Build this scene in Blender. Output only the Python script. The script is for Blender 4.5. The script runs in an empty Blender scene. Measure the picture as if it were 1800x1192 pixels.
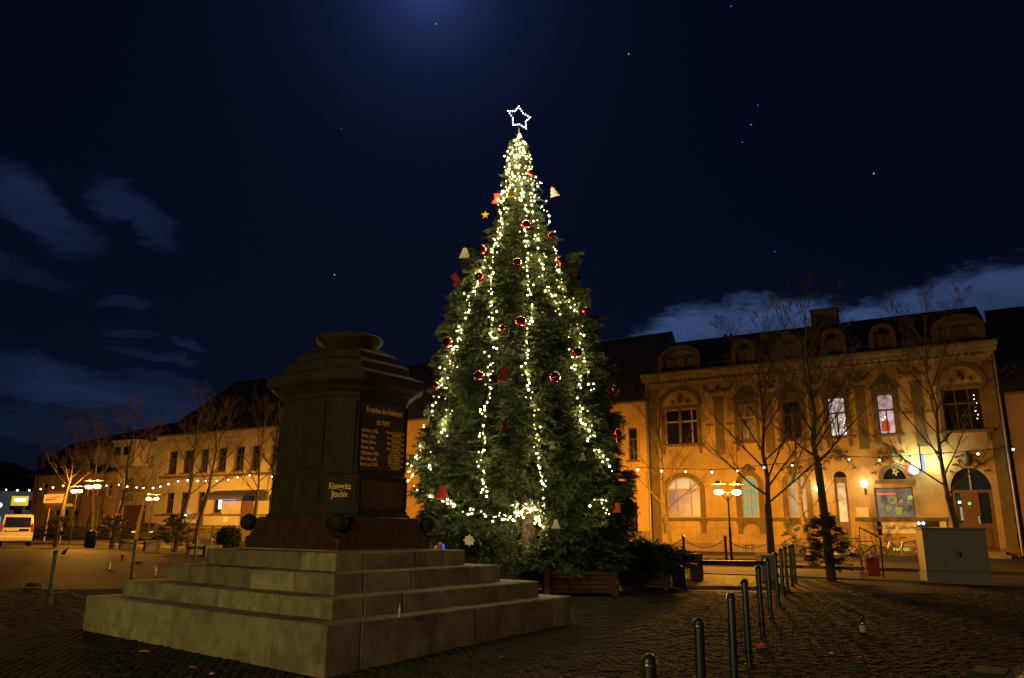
import bpy, bmesh, math, random
import numpy as np
from mathutils import Vector, Matrix
random.seed(7); rng = np.random.default_rng(7)
R = math.radians; PI = math.pi
sc = bpy.context.scene
COL = sc.collection

# ------------------------------------------------------------------ camera, world, moon, exposure
CZ = 1.25; F_PX = 1345.0; PITCH = R(13.85); ROLL = R(0.45)
R0 = Vector((1,0,0)); U0 = Vector((0,-math.sin(PITCH),math.cos(PITCH))); FW = Vector((0,math.cos(PITCH),math.sin(PITCH)))
CR = R0*math.cos(ROLL)+U0*math.sin(ROLL); CU = -R0*math.sin(ROLL)+U0*math.cos(ROLL)
cam_d = bpy.data.cameras.new('camera'); cam = bpy.data.objects.new('camera', cam_d); COL.objects.link(cam)
cam_d.sensor_width = 36; cam_d.lens = 36*F_PX/1800; cam_d.clip_end = 3000; cam_d.clip_start = .05
m3 = Matrix((CR, CU, -FW)).transposed().to_4x4(); m3.translation = Vector((0,0,CZ)); cam.matrix_world = m3
sc.camera = cam
sc.view_settings.view_transform = 'Standard'; sc.view_settings.look = 'None'
sc.view_settings.exposure = 0; sc.view_settings.gamma = 1; sc.view_settings.use_curve_mapping = False
sc.render.engine = 'CYCLES'
try:
    sc.cycles.use_denoising = True; sc.cycles.denoiser = 'OPENIMAGEDENOISE'
    sc.cycles.max_bounces = 5; sc.cycles.diffuse_bounces = 3; sc.cycles.glossy_bounces = 3; sc.cycles.transmission_bounces = 3
    sc.cycles.sample_clamp_indirect = 4.0; sc.cycles.use_light_tree = True
    sc.cycles.caustics_reflective = False; sc.cycles.caustics_refractive = False
except Exception: pass

def ray(px, py):                                   # direction through a pixel of the 1800 x 1192 photograph
    return (FW*F_PX + CR*(px-900) - CU*(py-596)).normalized()
def at_y(px, py, Y):
    d = ray(px,py); return Vector((0,0,CZ)) + d*(Y/d.y)
def at_z(px, py, z):
    d = ray(px,py); return Vector((0,0,CZ)) + d*((z-CZ)/d.z)

MOON_AZ = math.atan2(ray(752,-40).x, ray(752,-40).y); MOON_EL = math.asin(ray(752,-40).z)
world = bpy.data.worlds.new('World'); sc.world = world; world.use_nodes = True
NT = world.node_tree; NT.nodes.clear()
class NG:
    def __init__(s, t): s.t = t
    def n(s, typ, **kw):
        nd = s.t.nodes.new(typ)
        for k, v in kw.items(): setattr(nd, k, v)
        return nd
    def L(s, a, b): s.t.links.new(a, b)
    def m(s, op, a, b=None, c=None, clamp=False):
        nd = s.n('ShaderNodeMath', operation=op, use_clamp=clamp)
        for i, v in enumerate((a, b, c)):
            if v is None: continue
            if isinstance(v, (int, float)): nd.inputs[i].default_value = v
            else: s.L(v, nd.inputs[i])
        return nd.outputs[0]
    def vm(s, op, a, b=None):
        nd = s.n('ShaderNodeVectorMath', operation=op)
        for i, v in enumerate((a, b)):
            if v is None: continue
            if isinstance(v, (tuple, list, Vector)): nd.inputs[i].default_value = tuple(v)
            else: s.L(v, nd.inputs[i])
        return nd
    def noise(s, vec, scale, detail=5, rough=.55, dist=0):
        nd = s.n('ShaderNodeTexNoise'); nd.inputs['Scale'].default_value = scale; nd.inputs['Detail'].default_value = detail
        nd.inputs['Roughness'].default_value = rough; nd.inputs['Distortion'].default_value = dist
        s.L(vec, nd.inputs['Vector']); return nd.outputs['Fac']
    def ramp(s, fac, stops):
        nd = s.n('ShaderNodeValToRGB'); cr = nd.color_ramp
        while len(cr.elements) < len(stops): cr.elements.new(.5)
        for e, (p, c) in zip(cr.elements, stops):
            e.position = p; e.color = (*c, 1) if isinstance(c, tuple) else (c, c, c, 1)
        s.L(fac, nd.inputs['Fac']); return nd.outputs['Color']
    def mapr(s, v, a, b, c, d):
        nd = s.n('ShaderNodeMapRange', interpolation_type='SMOOTHSTEP')
        s.L(v, nd.inputs[0])
        for i, q in enumerate((a, b, c, d)): nd.inputs[i+1].default_value = q
        return nd.outputs[0]
    def mix(s, fac, a, b, mode='MIX'):
        nd = s.n('ShaderNodeMix', data_type='RGBA', blend_type=mode)
        for k, v in ((0, fac), (6, a), (7, b)):
            if isinstance(v, (int, float)): nd.inputs[k].default_value = v
            elif isinstance(v, tuple): nd.inputs[k].default_value = (*v, 1)
            else: s.L(v, nd.inputs[k])
        return nd.outputs[2]
g = NG(NT)
tc = g.n('ShaderNodeTexCoord'); D = g.vm('NORMALIZE', tc.outputs['Generated']).outputs[0]
sep = g.n('ShaderNodeSeparateXYZ'); g.L(D, sep.inputs[0])
az = g.m('ARCTAN2', sep.outputs[0], sep.outputs[1]); el = g.m('ARCSINE', sep.outputs[2])
sky = g.n('ShaderNodeTexSky', sky_type='NISHITA', sun_disc=False); sky.sun_elevation = MOON_EL; sky.sun_rotation = MOON_AZ
sky.air_density = 1.0; sky.dust_density = .3; sky.ozone_density = 3.0
base = g.vm('MULTIPLY', sky.outputs[0], (0.00036, 0.00046, 0.00100)).outputs[0]
# air glow round the moon
md = ray(752,-40)
ca = g.m('ARCCOSINE', g.m('MINIMUM', g.vm('DOT_PRODUCT', D, md).outputs['Value'], .999999))
g1 = g.m('EXPONENT', g.m('MULTIPLY', ca, -11.0)); g2 = g.m('EXPONENT', g.m('MULTIPLY', ca, -26.0))
glow = g.vm('ADD', g.vm('MULTIPLY', g.n('ShaderNodeCombineXYZ').outputs[0], (0,0,0)).outputs[0], (0,0,0)).outputs[0]
def scaled(v, col):
    c = g.n('ShaderNodeCombineXYZ')
    for i in range(3): g.L(g.m('MULTIPLY', v, col[i]), c.inputs[i])
    return c.outputs[0]
total = g.vm('ADD', g.vm('ADD', base, (.0004,.0008,.0042)).outputs[0], scaled(g1, (.0028,.0075,.036))).outputs[0]
total = g.vm('ADD', total, scaled(g2, (.030,.060,.20))).outputs[0]
# clouds: soft masks in azimuth / elevation broken up by noise
def azel(px, py):
    d = ray(px,py); return math.atan2(d.x,d.y), math.asin(d.z)
st = g.vm('MULTIPLY', D, (1,1,2.6)).outputs[0]
n1 = g.noise(st, 9, 7, .6, .6); n2 = g.noise(st, 26, 6, .6, .3); st3 = g.vm('MULTIPLY', D, (1,1,6)).outputs[0]; n3 = g.noise(st3, 7, 6, .6, .4)
wob = g.m('MULTIPLY', g.m('SUBTRACT', n1, .5), .10)
def blob(px, py, rx, ry, tilt=0, soft=1.0):
    a0, e0 = azel(px,py); ra = rx/F_PX; re = ry/F_PX
    da = g.m('ADD', g.m('SUBTRACT', az, a0), wob); de = g.m('ADD', g.m('SUBTRACT', el, e0), g.m('MULTIPLY', wob, .6))
    de = g.m('ADD', de, g.m('MULTIPLY', da, tilt))
    r2 = g.m('ADD', g.m('POWER', g.m('ABSOLUTE', g.m('DIVIDE', da, ra)), 2), g.m('POWER', g.m('ABSOLUTE', g.m('DIVIDE', de, re)), 2))
    return g.mapr(r2, 1.25, .15, 0, soft)
acc = None
for b in ((70,368,105,46,.35,.95),(250,372,78,34,.45,.75),(40,470,90,26,.1,.3),(230,530,45,10,-.05,.4),(150,690,270,42,.12,.9),(330,690,110,22,.25,.6),
          (275,620,75,11,.1,.55),(335,602,40,9,.1,.6),(220,590,45,7,0,.4),(150,760,260,26,.1,.4)):
    v = blob(*b); acc = v if acc is None else g.m('MAXIMUM', acc, v)
left = g.m('MULTIPLY', acc, g.mapr(n3, .25, .75, .35, .9))
total = g.vm('ADD', total, scaled(left, (.0095,.0165,.048))).outputs[0]
# long moonlit bank above the roofs on the right
pts = [(1075,604),(1105,588),(1180,546),(1300,527),(1380,515),(1500,528),(1600,500),(1700,470),(1800,452),(1980,420)]
A = [azel(*p) for p in pts]; amin, amax = A[0][0], A[-1][0]; emin, emax = min(a[1] for a in A), max(a[1] for a in A)
t = g.m('DIVIDE', g.m('SUBTRACT', az, amin), amax-amin, clamp=True)
edge = g.ramp(t, [((a-amin)/(amax-amin), (e-emin)/(emax-emin)) for a, e in A])
edge_el = g.m('ADD', g.m('MULTIPLY', edge, emax-emin), emin)
puff = g.m('ADD', g.m('MULTIPLY', g.m('SUBTRACT', n1, .5), .05), g.m('MULTIPLY', g.m('SUBTRACT', n2, .5), .045))
dlt = g.m('SUBTRACT', g.m('ADD', edge_el, puff), el)           # >0 below the cloud's edge
bank = g.m('MULTIPLY', g.mapr(dlt, -.006, .022, 0, 1), g.mapr(dlt, .02, .10, 1, .35))
bank = g.m('MULTIPLY', bank, g.mapr(az, amin-.005, amin+.03, 0, 1))
bank = g.m('MULTIPLY', bank, g.mapr(az, azel(1480,500)[0], azel(1700,500)[0], 1, .8))
bank = g.m('MULTIPLY', bank, g.mapr(n2, .25, .7, .75, 1.1))
total = g.vm('ADD', total, scaled(bank, (.031,.056,.135))).outputs[0]
for (px,py,c) in ((767,42,(.5,.6,.9)),(1285,11,(.1,.3,1.2)),(1105,95,(.5,.6,.8)),(1320,219,(.1,.4,1.2)),(1305,250,(.1,.3,1.2)),(1536,305,(.5,.7,1.1)),(1362,442,(.05,.15,1.2)),(588,483,(.7,.8,1.1)),(600,226,(.5,.02,.02)),(1332,185,(.1,.2,.5))):
    v = g.m('GREATER_THAN', g.vm('DOT_PRODUCT', D, ray(px,py)).outputs['Value'], math.cos(.00058))
    total = g.vm('ADD', total, scaled(v, c)).outputs[0]
bg = g.n('ShaderNodeBackground'); g.L(total, bg.inputs['Color']); bg.inputs['Strength'].default_value = 1
wo = g.n('ShaderNodeOutputWorld'); g.L(bg.outputs[0], wo.inputs[0])
sun_d = bpy.data.lights.new('moon', 'SUN'); sun_d.energy = .035; sun_d.angle = R(.5); sun_d.color = (.62,.75,1.0)
sun = bpy.data.objects.new('moon', sun_d); COL.objects.link(sun)
sun.rotation_euler = Vector(md).to_track_quat('Z','Y').to_euler()

# ------------------------------------------------------------------ helpers
class MB:
    def __init__(s): s.v = []; s.f = []; s.smooth = False
    def add(s, vs, fs):
        n = len(s.v); s.v += [tuple(p) for p in vs]; s.f += [tuple(i+n for i in q) for q in fs]; return s
    def box(s, x0,x1,y0,y1,z0,z1):
        return s.add([(x0,y0,z0),(x1,y0,z0),(x1,y1,z0),(x0,y1,z0),(x0,y0,z1),(x1,y0,z1),(x1,y1,z1),(x0,y1,z1)],
              [(0,3,2,1),(4,5,6,7),(0,1,5,4),(1,2,6,5),(2,3,7,6),(3,0,4,7)])
    def bbox(s, x0,x1,y0,y1,z0,z1, b=.01):            # box with bevelled edges (chamfer all round)
        bm = bmesh.new(); bmesh.ops.create_cube(bm, size=1)
        for v in bm.verts: v.co = Vector(((x0+x1)/2+v.co.x*(x1-x0),(y0+y1)/2+v.co.y*(y1-y0),(z0+z1)/2+v.co.z*(z1-z0)))
        bmesh.ops.bevel(bm, geom=bm.edges[:], offset=b, segments=1, affect='EDGES')
        bm.verts.index_update(); s.add([v.co[:] for v in bm.verts], [[v.index for v in f.verts] for f in bm.faces]); bm.free(); return s
    def tube(s, p, q, r0, r1=None, n=8, cap=True):
        r1 = r0 if r1 is None else r1; p = Vector(p); q = Vector(q); d = (q-p)
        if d.length < 1e-6: return s
        d.normalize(); a = d.orthogonal().normalized(); b = d.cross(a); vs = []
        for c, r in ((p,r0),(q,r1)):
            for i in range(n):
                t = 2*PI*i/n; vs.append(c+a*(r*math.cos(t))+b*(r*math.sin(t)))
        fs = [(i,(i+1)%n,n+(i+1)%n,n+i) for i in range(n)]
        if cap: fs += [tuple(range(n))[::-1], tuple(range(n,2*n))]
        return s.add(vs, fs)
    def path(s, pts, rs, n=6):
        for i in range(len(pts)-1):
            r0 = rs[i] if isinstance(rs,(list,tuple)) else rs; r1 = rs[i+1] if isinstance(rs,(list,tuple)) else rs
            s.tube(pts[i], pts[i+1], r0, r1, n)
        return s
    def lathe(s, prof, n=16, c=(0,0,0)):
        vs = []; fs = []
        for r, z in prof:
            for i in range(n):
                t = 2*PI*i/n; vs.append((c[0]+r*math.cos(t), c[1]+r*math.sin(t), c[2]+z))
        for k in range(len(prof)-1):
            for i in range(n): fs.append((k*n+i, k*n+(i+1)%n, (k+1)*n+(i+1)%n, (k+1)*n+i))
        fs.append(tuple(range(n))[::-1]); k = (len(prof)-1)*n; fs.append(tuple(range(k,k+n)))
        return s.add(vs, fs)
    def sphere(s, c, r, n=12, m=8, sz=1.0):
        return s.lathe([(max(1e-4,r*math.sin(PI*k/m)), -r*sz*math.cos(PI*k/m)) for k in range(m+1)], n, c)
    def prism(s, poly, z0, z1, scale=1.0):            # polygon in xy (counter-clockwise) extruded z0..z1
        n = len(poly); vs = [(x,y,z0) for x,y in poly]+[(x*scale,y*scale,z1) for x,y in poly]
        return s.add(vs, [tuple(range(n))[::-1], tuple(range(n,2*n))]+[(i,(i+1)%n,n+(i+1)%n,n+i) for i in range(n)])
    def loft(s, rings):
        n = len(rings[0]); vs = [p for r in rings for p in r]; fs = []
        for k in range(len(rings)-1):
            for i in range(n): fs.append((k*n+i,k*n+(i+1)%n,(k+1)*n+(i+1)%n,(k+1)*n+i))
        fs += [tuple(range(n))[::-1], tuple(range((len(rings)-1)*n,len(rings)*n))]
        return s.add(vs, fs)
    def plate(s, poly, y0, y1):                       # polygon in xz extruded along y
        n = len(poly); vs = [(x,y0,z) for x,z in poly]+[(x,y1,z) for x,z in poly]
        return s.add(vs, [tuple(range(n)), tuple(range(n,2*n))[::-1]]+[(i,n+i,n+(i+1)%n,(i+1)%n) for i in range(n)])
    def mesh(s, name, smooth=False):
        me = bpy.data.meshes.new(name); me.from_pydata([tuple(p) for p in s.v], [], s.f); me.update()
        if smooth or s.smooth:
            me.polygons.foreach_set('use_smooth', [True]*len(me.polygons))
            try: me.set_sharp_from_angle(angle=R(38))
            except Exception: pass
        return me
def obj(name, mb, mat, parent=None, smooth=False, **kw):
    me = mb if isinstance(mb, bpy.types.Mesh) else mb.mesh(name, smooth)
    if mat is not None and not me.materials: me.materials.append(mat)
    o = bpy.data.objects.new(name, me); COL.objects.link(o)
    if parent is not None: o.parent = parent
    for k, v in kw.items(): o[k] = v
    return o
def thing(name, label, cat, loc=(0,0,0), rz=0, group=None):
    o = bpy.data.objects.new(name, None); COL.objects.link(o); o.location = loc; o.rotation_euler = (0,0,rz)
    o.empty_display_size = .2; o['label'] = label; o['category'] = cat
    if group: o['group'] = group
    return o
def dup(root, loc, rz, label, group=None):
    r = root.copy(); COL.objects.link(r); r.location = loc; r.rotation_euler = (0,0,rz); r['label'] = label
    if group: r['group'] = group
    for ch in list(root.children):
        c = ch.copy(); COL.objects.link(c); c.parent = r
        for gch in ch.children:
            d = gch.copy(); COL.objects.link(d); d.parent = c
    return r
def text_mesh(txt, size, sx=1.0, extrude=.002, align='CENTER'):
    cu = bpy.data.curves.new('t', 'FONT'); cu.body = txt; cu.size = size; cu.align_x = align; cu.align_y = 'CENTER'; cu.extrude = extrude
    cu.resolution_u = 3; cu.offset = size*.018
    o = bpy.data.objects.new('t', cu); COL.objects.link(o)
    me = bpy.data.meshes.new_from_object(o.evaluated_get(bpy.context.evaluated_depsgraph_get()))
    bpy.data.objects.remove(o); bpy.data.curves.remove(cu)
    me.transform(Matrix.Diagonal((sx,1,1,1))); me.materials.clear(); return me
# text standing on a wall whose outward normal is local -y: x right, z up
UPRIGHT = Matrix.Rotation(R(90), 4, 'X')

# ------------------------------------------------------------------ materials
def mat(name, col, rough=.8, metal=0, bump=0, bscale=20, var=0, vscale=3, coat=0, spec=.5, col2=None, detail=5, fine=0):
    m = bpy.data.materials.new(name); m.use_nodes = True; t = m.node_tree; b = t.nodes['Principled BSDF']; q = NG(t)
    b.inputs['Roughness'].default_value = rough; b.inputs['Metallic'].default_value = metal
    b.inputs['Specular IOR Level'].default_value = spec
    if coat: b.inputs['Coat Weight'].default_value = coat
    b.inputs['Base Color'].default_value = (*col, 1)
    co = q.n('ShaderNodeTexCoord').outputs['Object']
    if var or col2:
        nz = q.noise(co, vscale, detail, .6)
        c2 = col2 or tuple(max(0, c*(1-var)) for c in col); c1 = col if col2 else tuple(min(1, c*(1+var*.6)) for c in col)
        c = q.mix(q.mapr(nz, .3, .7, 0, 1), c1, c2)
        if fine: c = q.mix(fine, c, q.ramp(q.noise(co, vscale*22, 3, .7), [(.3,.12),(.7,1.0)]), 'MULTIPLY')
        q.L(c, b.inputs['Base Color'])
    if bump:
        bn = q.n('ShaderNodeBump'); bn.inputs['Strength'].default_value = min(1, bump); bn.inputs['Distance'].default_value = .02*max(1, bump)
        q.L(q.noise(co, bscale, 5, .6), bn.inputs['Height']); q.L(bn.outputs[0], b.inputs['Normal'])
    return m
def emit(name, col, s, noise=None, col2=None, scale=2.0):
    m = bpy.data.materials.new(name); m.use_nodes = True; t = m.node_tree; b = t.nodes['Principled BSDF']; q = NG(t)
    b.inputs['Base Color'].default_value = (.05,.05,.05,1); b.inputs['Roughness'].default_value = .3
    b.inputs['Emission Color'].default_value = (*col, 1); b.inputs['Emission Strength'].default_value = s
    if col2:
        co = q.n('ShaderNodeTexCoord').outputs['Object']
        q.L(q.mix(q.mapr(q.noise(co, scale, 4, .6, .5), .35, .62, 0, 1), col, col2), b.inputs['Emission Color'])
    return m
M = {}
M['granite'] = mat('step_granite', (.50,.43,.24), .75, bump=.6, bscale=60, var=.35, vscale=4, fine=.45)
M['granite_brown'] = mat('brown_granite', (.45,.36,.23), .78, bump=.6, bscale=60, var=.4, vscale=3, fine=.45)  # slightly darker, redder granite for the side blocks and cores
M['redstone'] = mat('red_granite', (.11,.045,.02), .5, bump=.25, bscale=90, var=.3, vscale=5, fine=.4, spec=.4)
M['darkstone'] = mat('weathered_stone', (.055,.037,.020), .75, bump=.5, bscale=50, var=.35, vscale=4, fine=.4)
M['panel'] = mat('polished_panel', (.03,.02,.014), .42, spec=.3, var=.3, vscale=8, fine=.4)
M['gold'] = mat('gilt_letters', (1.0,.62,.14), .5, metal=.45)
M['bronze'] = mat('bronze_ball', (.014,.014,.014), .75, bump=.5, bscale=30)
M['sett'] = mat('paving_sett', (.062,.051,.042), .9, spec=.15, bump=.5, bscale=45, var=.45, vscale=6)
M['bollard'] = mat('steel_bollard', (.10,.12,.125), .32, metal=.85)
M['black'] = mat('black_metal', (.02,.02,.02), .4, metal=.5)
M['brownpost'] = mat('lamp_post_paint', (.06,.03,.018), .45, metal=.2)
M['bark'] = mat('bark', (.13,.10,.07), .9, bump=1, bscale=30, var=.4, vscale=8)
M['xbark'] = mat('spruce_bark', (.22,.15,.10), .9, bump=1.6, bscale=26, var=.5, vscale=12, fine=.4)
M['needle'] = mat('spruce_needles', (.062,.088,.034), .5, var=.6, vscale=2.2, spec=.3)
M['needle2'] = mat('pine_needles', (.06,.075,.025), .6, var=.4, vscale=3)
M['shrub'] = mat('box_hedge', (.03,.045,.018), .6, var=.4, vscale=6)
M['cream'] = mat('cream_plaster', (.47,.34,.165), .85, bump=.3, bscale=14, var=.3, vscale=.5)
M['ochre'] = mat('ochre_plaster', (.64,.44,.18), .85, bump=.2, bscale=14, var=.14, vscale=.5)
M['trim2'] = mat('cornice_stone', (.38,.30,.19), .8, bump=.2, bscale=20, var=.2, vscale=2)
M['trim'] = mat('stone_trim', (.15,.11,.06), .8, bump=.2, bscale=20, var=.2, vscale=2)
M['plinth'] = mat('plinth_render', (.26,.19,.12), .85, bump=.3, bscale=12, var=.25, vscale=1)
M['pale'] = mat('pale_plaster', (.50,.45,.37), .85, bump=.2, bscale=12, var=.1, vscale=.6)
M['grey'] = mat('grey_plaster', (.42,.38,.36), .85, var=.15, vscale=.8)
M['pinkish'] = mat('pink_plaster', (.34,.24,.18), .85, var=.15, vscale=.6)
M['yellowp'] = mat('yellow_plaster', (.58,.40,.16), .85, var=.15, vscale=.5)
M['slate'] = mat('slate_roof', (.05,.05,.055), .55, bump=.3, bscale=12, var=.3, vscale=2)
M['tile'] = mat('roof_tile', (.05,.05,.055), .38, bump=.3, bscale=10, var=.35, vscale=2.5)
M['zinc'] = mat('zinc_gutter', (.25,.23,.2), .4, metal=.6)
M['frame'] = mat('window_frame_brown', (.10,.055,.03), .5)
M['wframe'] = mat('window_frame_pale', (.42,.34,.25), .5)
M['glass'] = mat('dark_glass', (.012,.012,.014), .06, spec=.9)
M['bglass'] = mat('blue_glass', (.01,.02,.05), .08, spec=.9)
M['curtain'] = mat('net_curtain', (.20,.19,.20), .8, var=.5, vscale=5)
M['door'] = mat('oak_door', (.14,.07,.03), .5, var=.3, vscale=8)
M['wood'] = mat('planter_wood', (.12,.055,.028), .7, bump=.5, bscale=30, var=.35, vscale=5)
M['darkwood'] = mat('bench_wood', (.035,.025,.02), .7, bump=.4, bscale=30, var=.3, vscale=5)
M['concrete'] = mat('concrete', (.32,.31,.28), .85, bump=.4, bscale=30, var=.25, vscale=3)
M['cabinet'] = mat('cabinet_grey', (.25,.28,.27), .6, bump=.1, bscale=30, var=.08, vscale=3)
M['white'] = mat('white_paint', (.8,.78,.72), .35)
M['offwhite'] = mat('white_felt', (.75,.72,.65), .7)
M['vanpaint'] = mat('van_paint', (.70,.66,.58), .3, coat=.5)
M['carpaint'] = mat('black_car_paint', (.012,.013,.017), .18, coat=1, spec=.7)
M['silver'] = mat('silver_trim', (.6,.6,.6), .25, metal=.9)
M['rubber'] = mat('tyre_rubber', (.02,.02,.02), .85)
M['redglass'] = emit('tail_light', (1,.03,.01), .35)
M['bauble'] = mat('red_bauble', (.35,.006,.006), .06, metal=.85, coat=1)
M['red'] = mat('red_felt', (.32,.022,.012), .7)
M['redbin'] = mat('red_bin', (.30,.03,.015), .5)
M['yellow'] = mat('yellow_felt', (.7,.42,.04), .6)
M['cord'] = mat('dark_cable', (.03,.04,.02), .6)
M['bottle'] = mat('green_bottle', (.02,.03,.015), .08, spec=.8)
M['clear'] = mat('frosted_bottle', (.75,.70,.60), .3)
M['paper'] = mat('waste_paper', (.6,.5,.4), .8)
M['orangep'] = mat('orange_litter', (.7,.12,.02), .7)
M['asphalt'] = mat('street_paving', (.075,.062,.052), .95, spec=.08, bump=.5, bscale=6, var=.2, vscale=.8)
M['kerb'] = mat('kerb_granite', (.33,.29,.24), .75, bump=.3, bscale=20, var=.2, vscale=2)
M['hill'] = mat('dark_woods', (.012,.014,.012), 1, var=.4, vscale=.2)
M['fairy'] = emit('fairy_light', (1,.70,.25), 6)
M['fairy_hot'] = emit('fairy_light_near', (1,.78,.36), 14)
M['starled'] = emit('star_led', (.80,.92,1), 7)
M['bulb'] = emit('festoon_bulb', (1,.90,.55), 9)
M['sodium'] = emit('sodium_lamp', (1,.60,.20), 30)
M['walllamp'] = emit('wall_lamp', (1,.74,.40), 14)
M['signwhite'] = emit('lit_sign', (.9,.95,1), 3.2)
M['signblue'] = emit('lit_sign_blue', (.35,.42,1), 3.0)
M['blueled'] = emit('blue_led', (.02,.10,1), 1.2)
M['lit'] = emit('lit_room', (.95,.74,.66), .95, col2=(.62,.44,.44), scale=1.2)
M['lit2'] = emit('lit_room_pink', (.80,.55,.52), .85, col2=(.42,.27,.28), scale=1.6)
M['litbright'] = emit('bright_shade', (1,.85,.62), 1.1)
M['litred'] = emit('red_self_glow', (.75,.07,.02), .7)
M['sunset'] = emit('curtain_glow', (.70,.30,.12), .6, col2=(.20,.12,.17), scale=.9)
M['fan'] = emit('fanlight_glow', (.85,.60,.32), .7)
M['teal'] = emit('teal_window', (.06,.50,.36), .55, col2=(.45,.46,.16), scale=1.8)
M['mixwin'] = emit('mixed_window', (.42,.22,.22), .5, col2=(.30,.42,.30), scale=1.4)
M['shop'] = emit('shop_window', (.30,.29,.20), .42, col2=(.13,.14,.15), scale=2.2)
M['shopgreen'] = emit('shop_light', (.50,.50,.10), .9)
M['shopred'] = emit('shop_neon', (1,.08,.05), 1.2)
M['doorlit'] = emit('door_glass_lit', (.62,.60,.34), .6, col2=(.42,.36,.22), scale=3)
M['greenled'] = emit('exit_light', (.1,.8,.25), 1.2)
M['signyellow'] = emit('yellow_panel', (.75,.60,.03), .8)
M['signorange'] = emit('orange_panel', (1,.42,.05), 1.0)
M['signred'] = emit('red_letters', (.9,.08,.02), .9)
M['shopfar'] = mat('far_shopfront', (.5,.5,.5), .8, var=.2)
M['shopfarlit'] = emit('far_shop_window', (.62,.66,.72), .5)
M['litter_lit'] = emit('basement_light', (.75,.80,.12), .7)

def vary(m, a=.62, b=1.12):                          # every stone a little different
    t = m.node_tree; q = NG(t); bs = t.nodes['Principled BSDF']; src = bs.inputs['Base Color'].links[0].from_socket
    rn = q.n('ShaderNodeObjectInfo').outputs['Random']; mr = q.n('ShaderNodeMapRange'); q.L(rn, mr.inputs[0]); mr.inputs[3].default_value = a; mr.inputs[4].default_value = b
    c = q.vm('SCALE', src); q.L(mr.outputs[0], c.inputs['Scale']); q.L(c.outputs[0], bs.inputs['Base Color'])
def streak(m, k=.5):
    t = m.node_tree; q = NG(t); b = t.nodes['Principled BSDF']; src = b.inputs['Base Color'].links[0].from_socket
    co = q.n('ShaderNodeTexCoord').outputs['Object']; sv = q.vm('MULTIPLY', co, (5,5,.55)).outputs[0]
    c = q.mix(k, src, q.ramp(q.noise(sv, 1.6, 5, .65, .3), [(.38,.38),(.62,1.0)]), 'MULTIPLY')
    if k > .5: c = q.mix(q.mapr(q.noise(co, 1.3, 6, .7), .52, .72, 0, .4), c, (.11,.105,.045))
    q.L(c, b.inputs['Base Color'])
    return
    c = c; q.L(c, b.inputs['Base Color'])
for k in ('granite','granite_brown','darkstone','redstone','cream','ochre','pale'): streak(M[k], .5 if k in ('darkstone','redstone') else .18)
for k, a_, b_ in (('granite',.68,1.08),('granite_brown',.65,1.08),('sett',.6,1.4),('kerb',.7,1.1),('wood',.7,1.15)): vary(M[k], a_, b_)
# ------------------------------------------------------------------ ground
def gz(x, y):
    v = .036*(y-15)+.012*min(0, x) if y < 40 else 1
    k = .15; return -k*math.log(1+math.exp(-v/k)) if v > -4 else v      # soft min(0, v)
def on_ground(px, py, dz=0):                        # where the ray of a pixel meets the ground raised by dz
    lo, hi = 2.0, 90.0
    for _ in range(60):
        mid = (lo+hi)/2; p = at_y(px,py,mid)
        if p.z-dz > gz(p.x,p.y): lo = mid
        else: hi = mid
    p = at_y(px,py,(lo+hi)/2); p.z = gz(p.x,p.y)+dz; return p
YAW = R(-31.4); UU = Vector((math.cos(YAW),math.sin(YAW),0)); NN = Vector((math.sin(YAW),-math.cos(YAW),0))
P0 = at_y(1140,930,48); P0.z = 0
def row(s, off, z=0): return P0+UU*s+NN*off+Vector((0,0,z))
def fp(px, py, off=0):                              # pixel -> (s, z) on the plane parallel to the house fronts
    d = ray(px,py); o = Vector((0,0,CZ)); q = P0+NN*off
    tt = (q-o).dot(NN)/d.dot(NN); p = o+d*tt; return (p-q).dot(UU), p.z
def soff(p): v = Vector((p.x,p.y,0))-P0; return v.dot(UU), v.dot(NN)
OFF_L = 22.2; OFF_K = 15.0
def cobble_mat():
    m = mat('cobbled_plaza', (.11,.09,.078), .62); t = m.node_tree; q = NG(t); b = t.nodes['Principled BSDF']
    geo = q.n('ShaderNodeNewGeometry').outputs['Position']
    vo = q.n('ShaderNodeTexVoronoi', feature='DISTANCE_TO_EDGE'); vo.inputs['Scale'].default_value = 8.5; vo.inputs['Randomness'].default_value = .55
    wv = q.vm('ADD', geo, (0,0,0)).outputs[0]; q.L(wv, vo.inputs['Vector'])
    vc = q.n('ShaderNodeTexVoronoi'); vc.inputs['Scale'].default_value = 8.5; vc.inputs['Randomness'].default_value = .55; q.L(wv, vc.inputs['Vector'])
    h = q.mapr(vo.outputs['Distance'], .0, .16, 0, 1)
    n = q.noise(geo, .7, 5, .6); n2 = q.noise(geo, 14, 4, .6)
    sp = q.n('ShaderNodeSeparateColor'); q.L(vc.outputs['Color'], sp.inputs[0])
    c = q.mix(q.mapr(n, .3, .7, 0, 1), (.105,.082,.062), (.070,.056,.046))
    c = q.mix(.65, c, q.ramp(sp.outputs[0], [(0,.45),(1,1.0)]), 'MULTIPLY')
    c = q.mix(h, (.028,.024,.02), c); q.L(c, b.inputs['Base Color'])
    bn = q.n('ShaderNodeBump'); bn.inputs['Strength'].default_value = .5; bn.inputs['Distance'].default_value = .02
    q.L(q.m('ADD', h, q.m('MULTIPLY', n2, .35)), bn.inputs['Height']); q.L(bn.outputs[0], b.inputs['Normal'])
    q.L(q.mapr(n2, .3, .7, .65, .95), b.inputs['Roughness']); b.inputs['Specular IOR Level'].default_value = .12; return m
M['plaza'] = cobble_mat()
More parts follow.
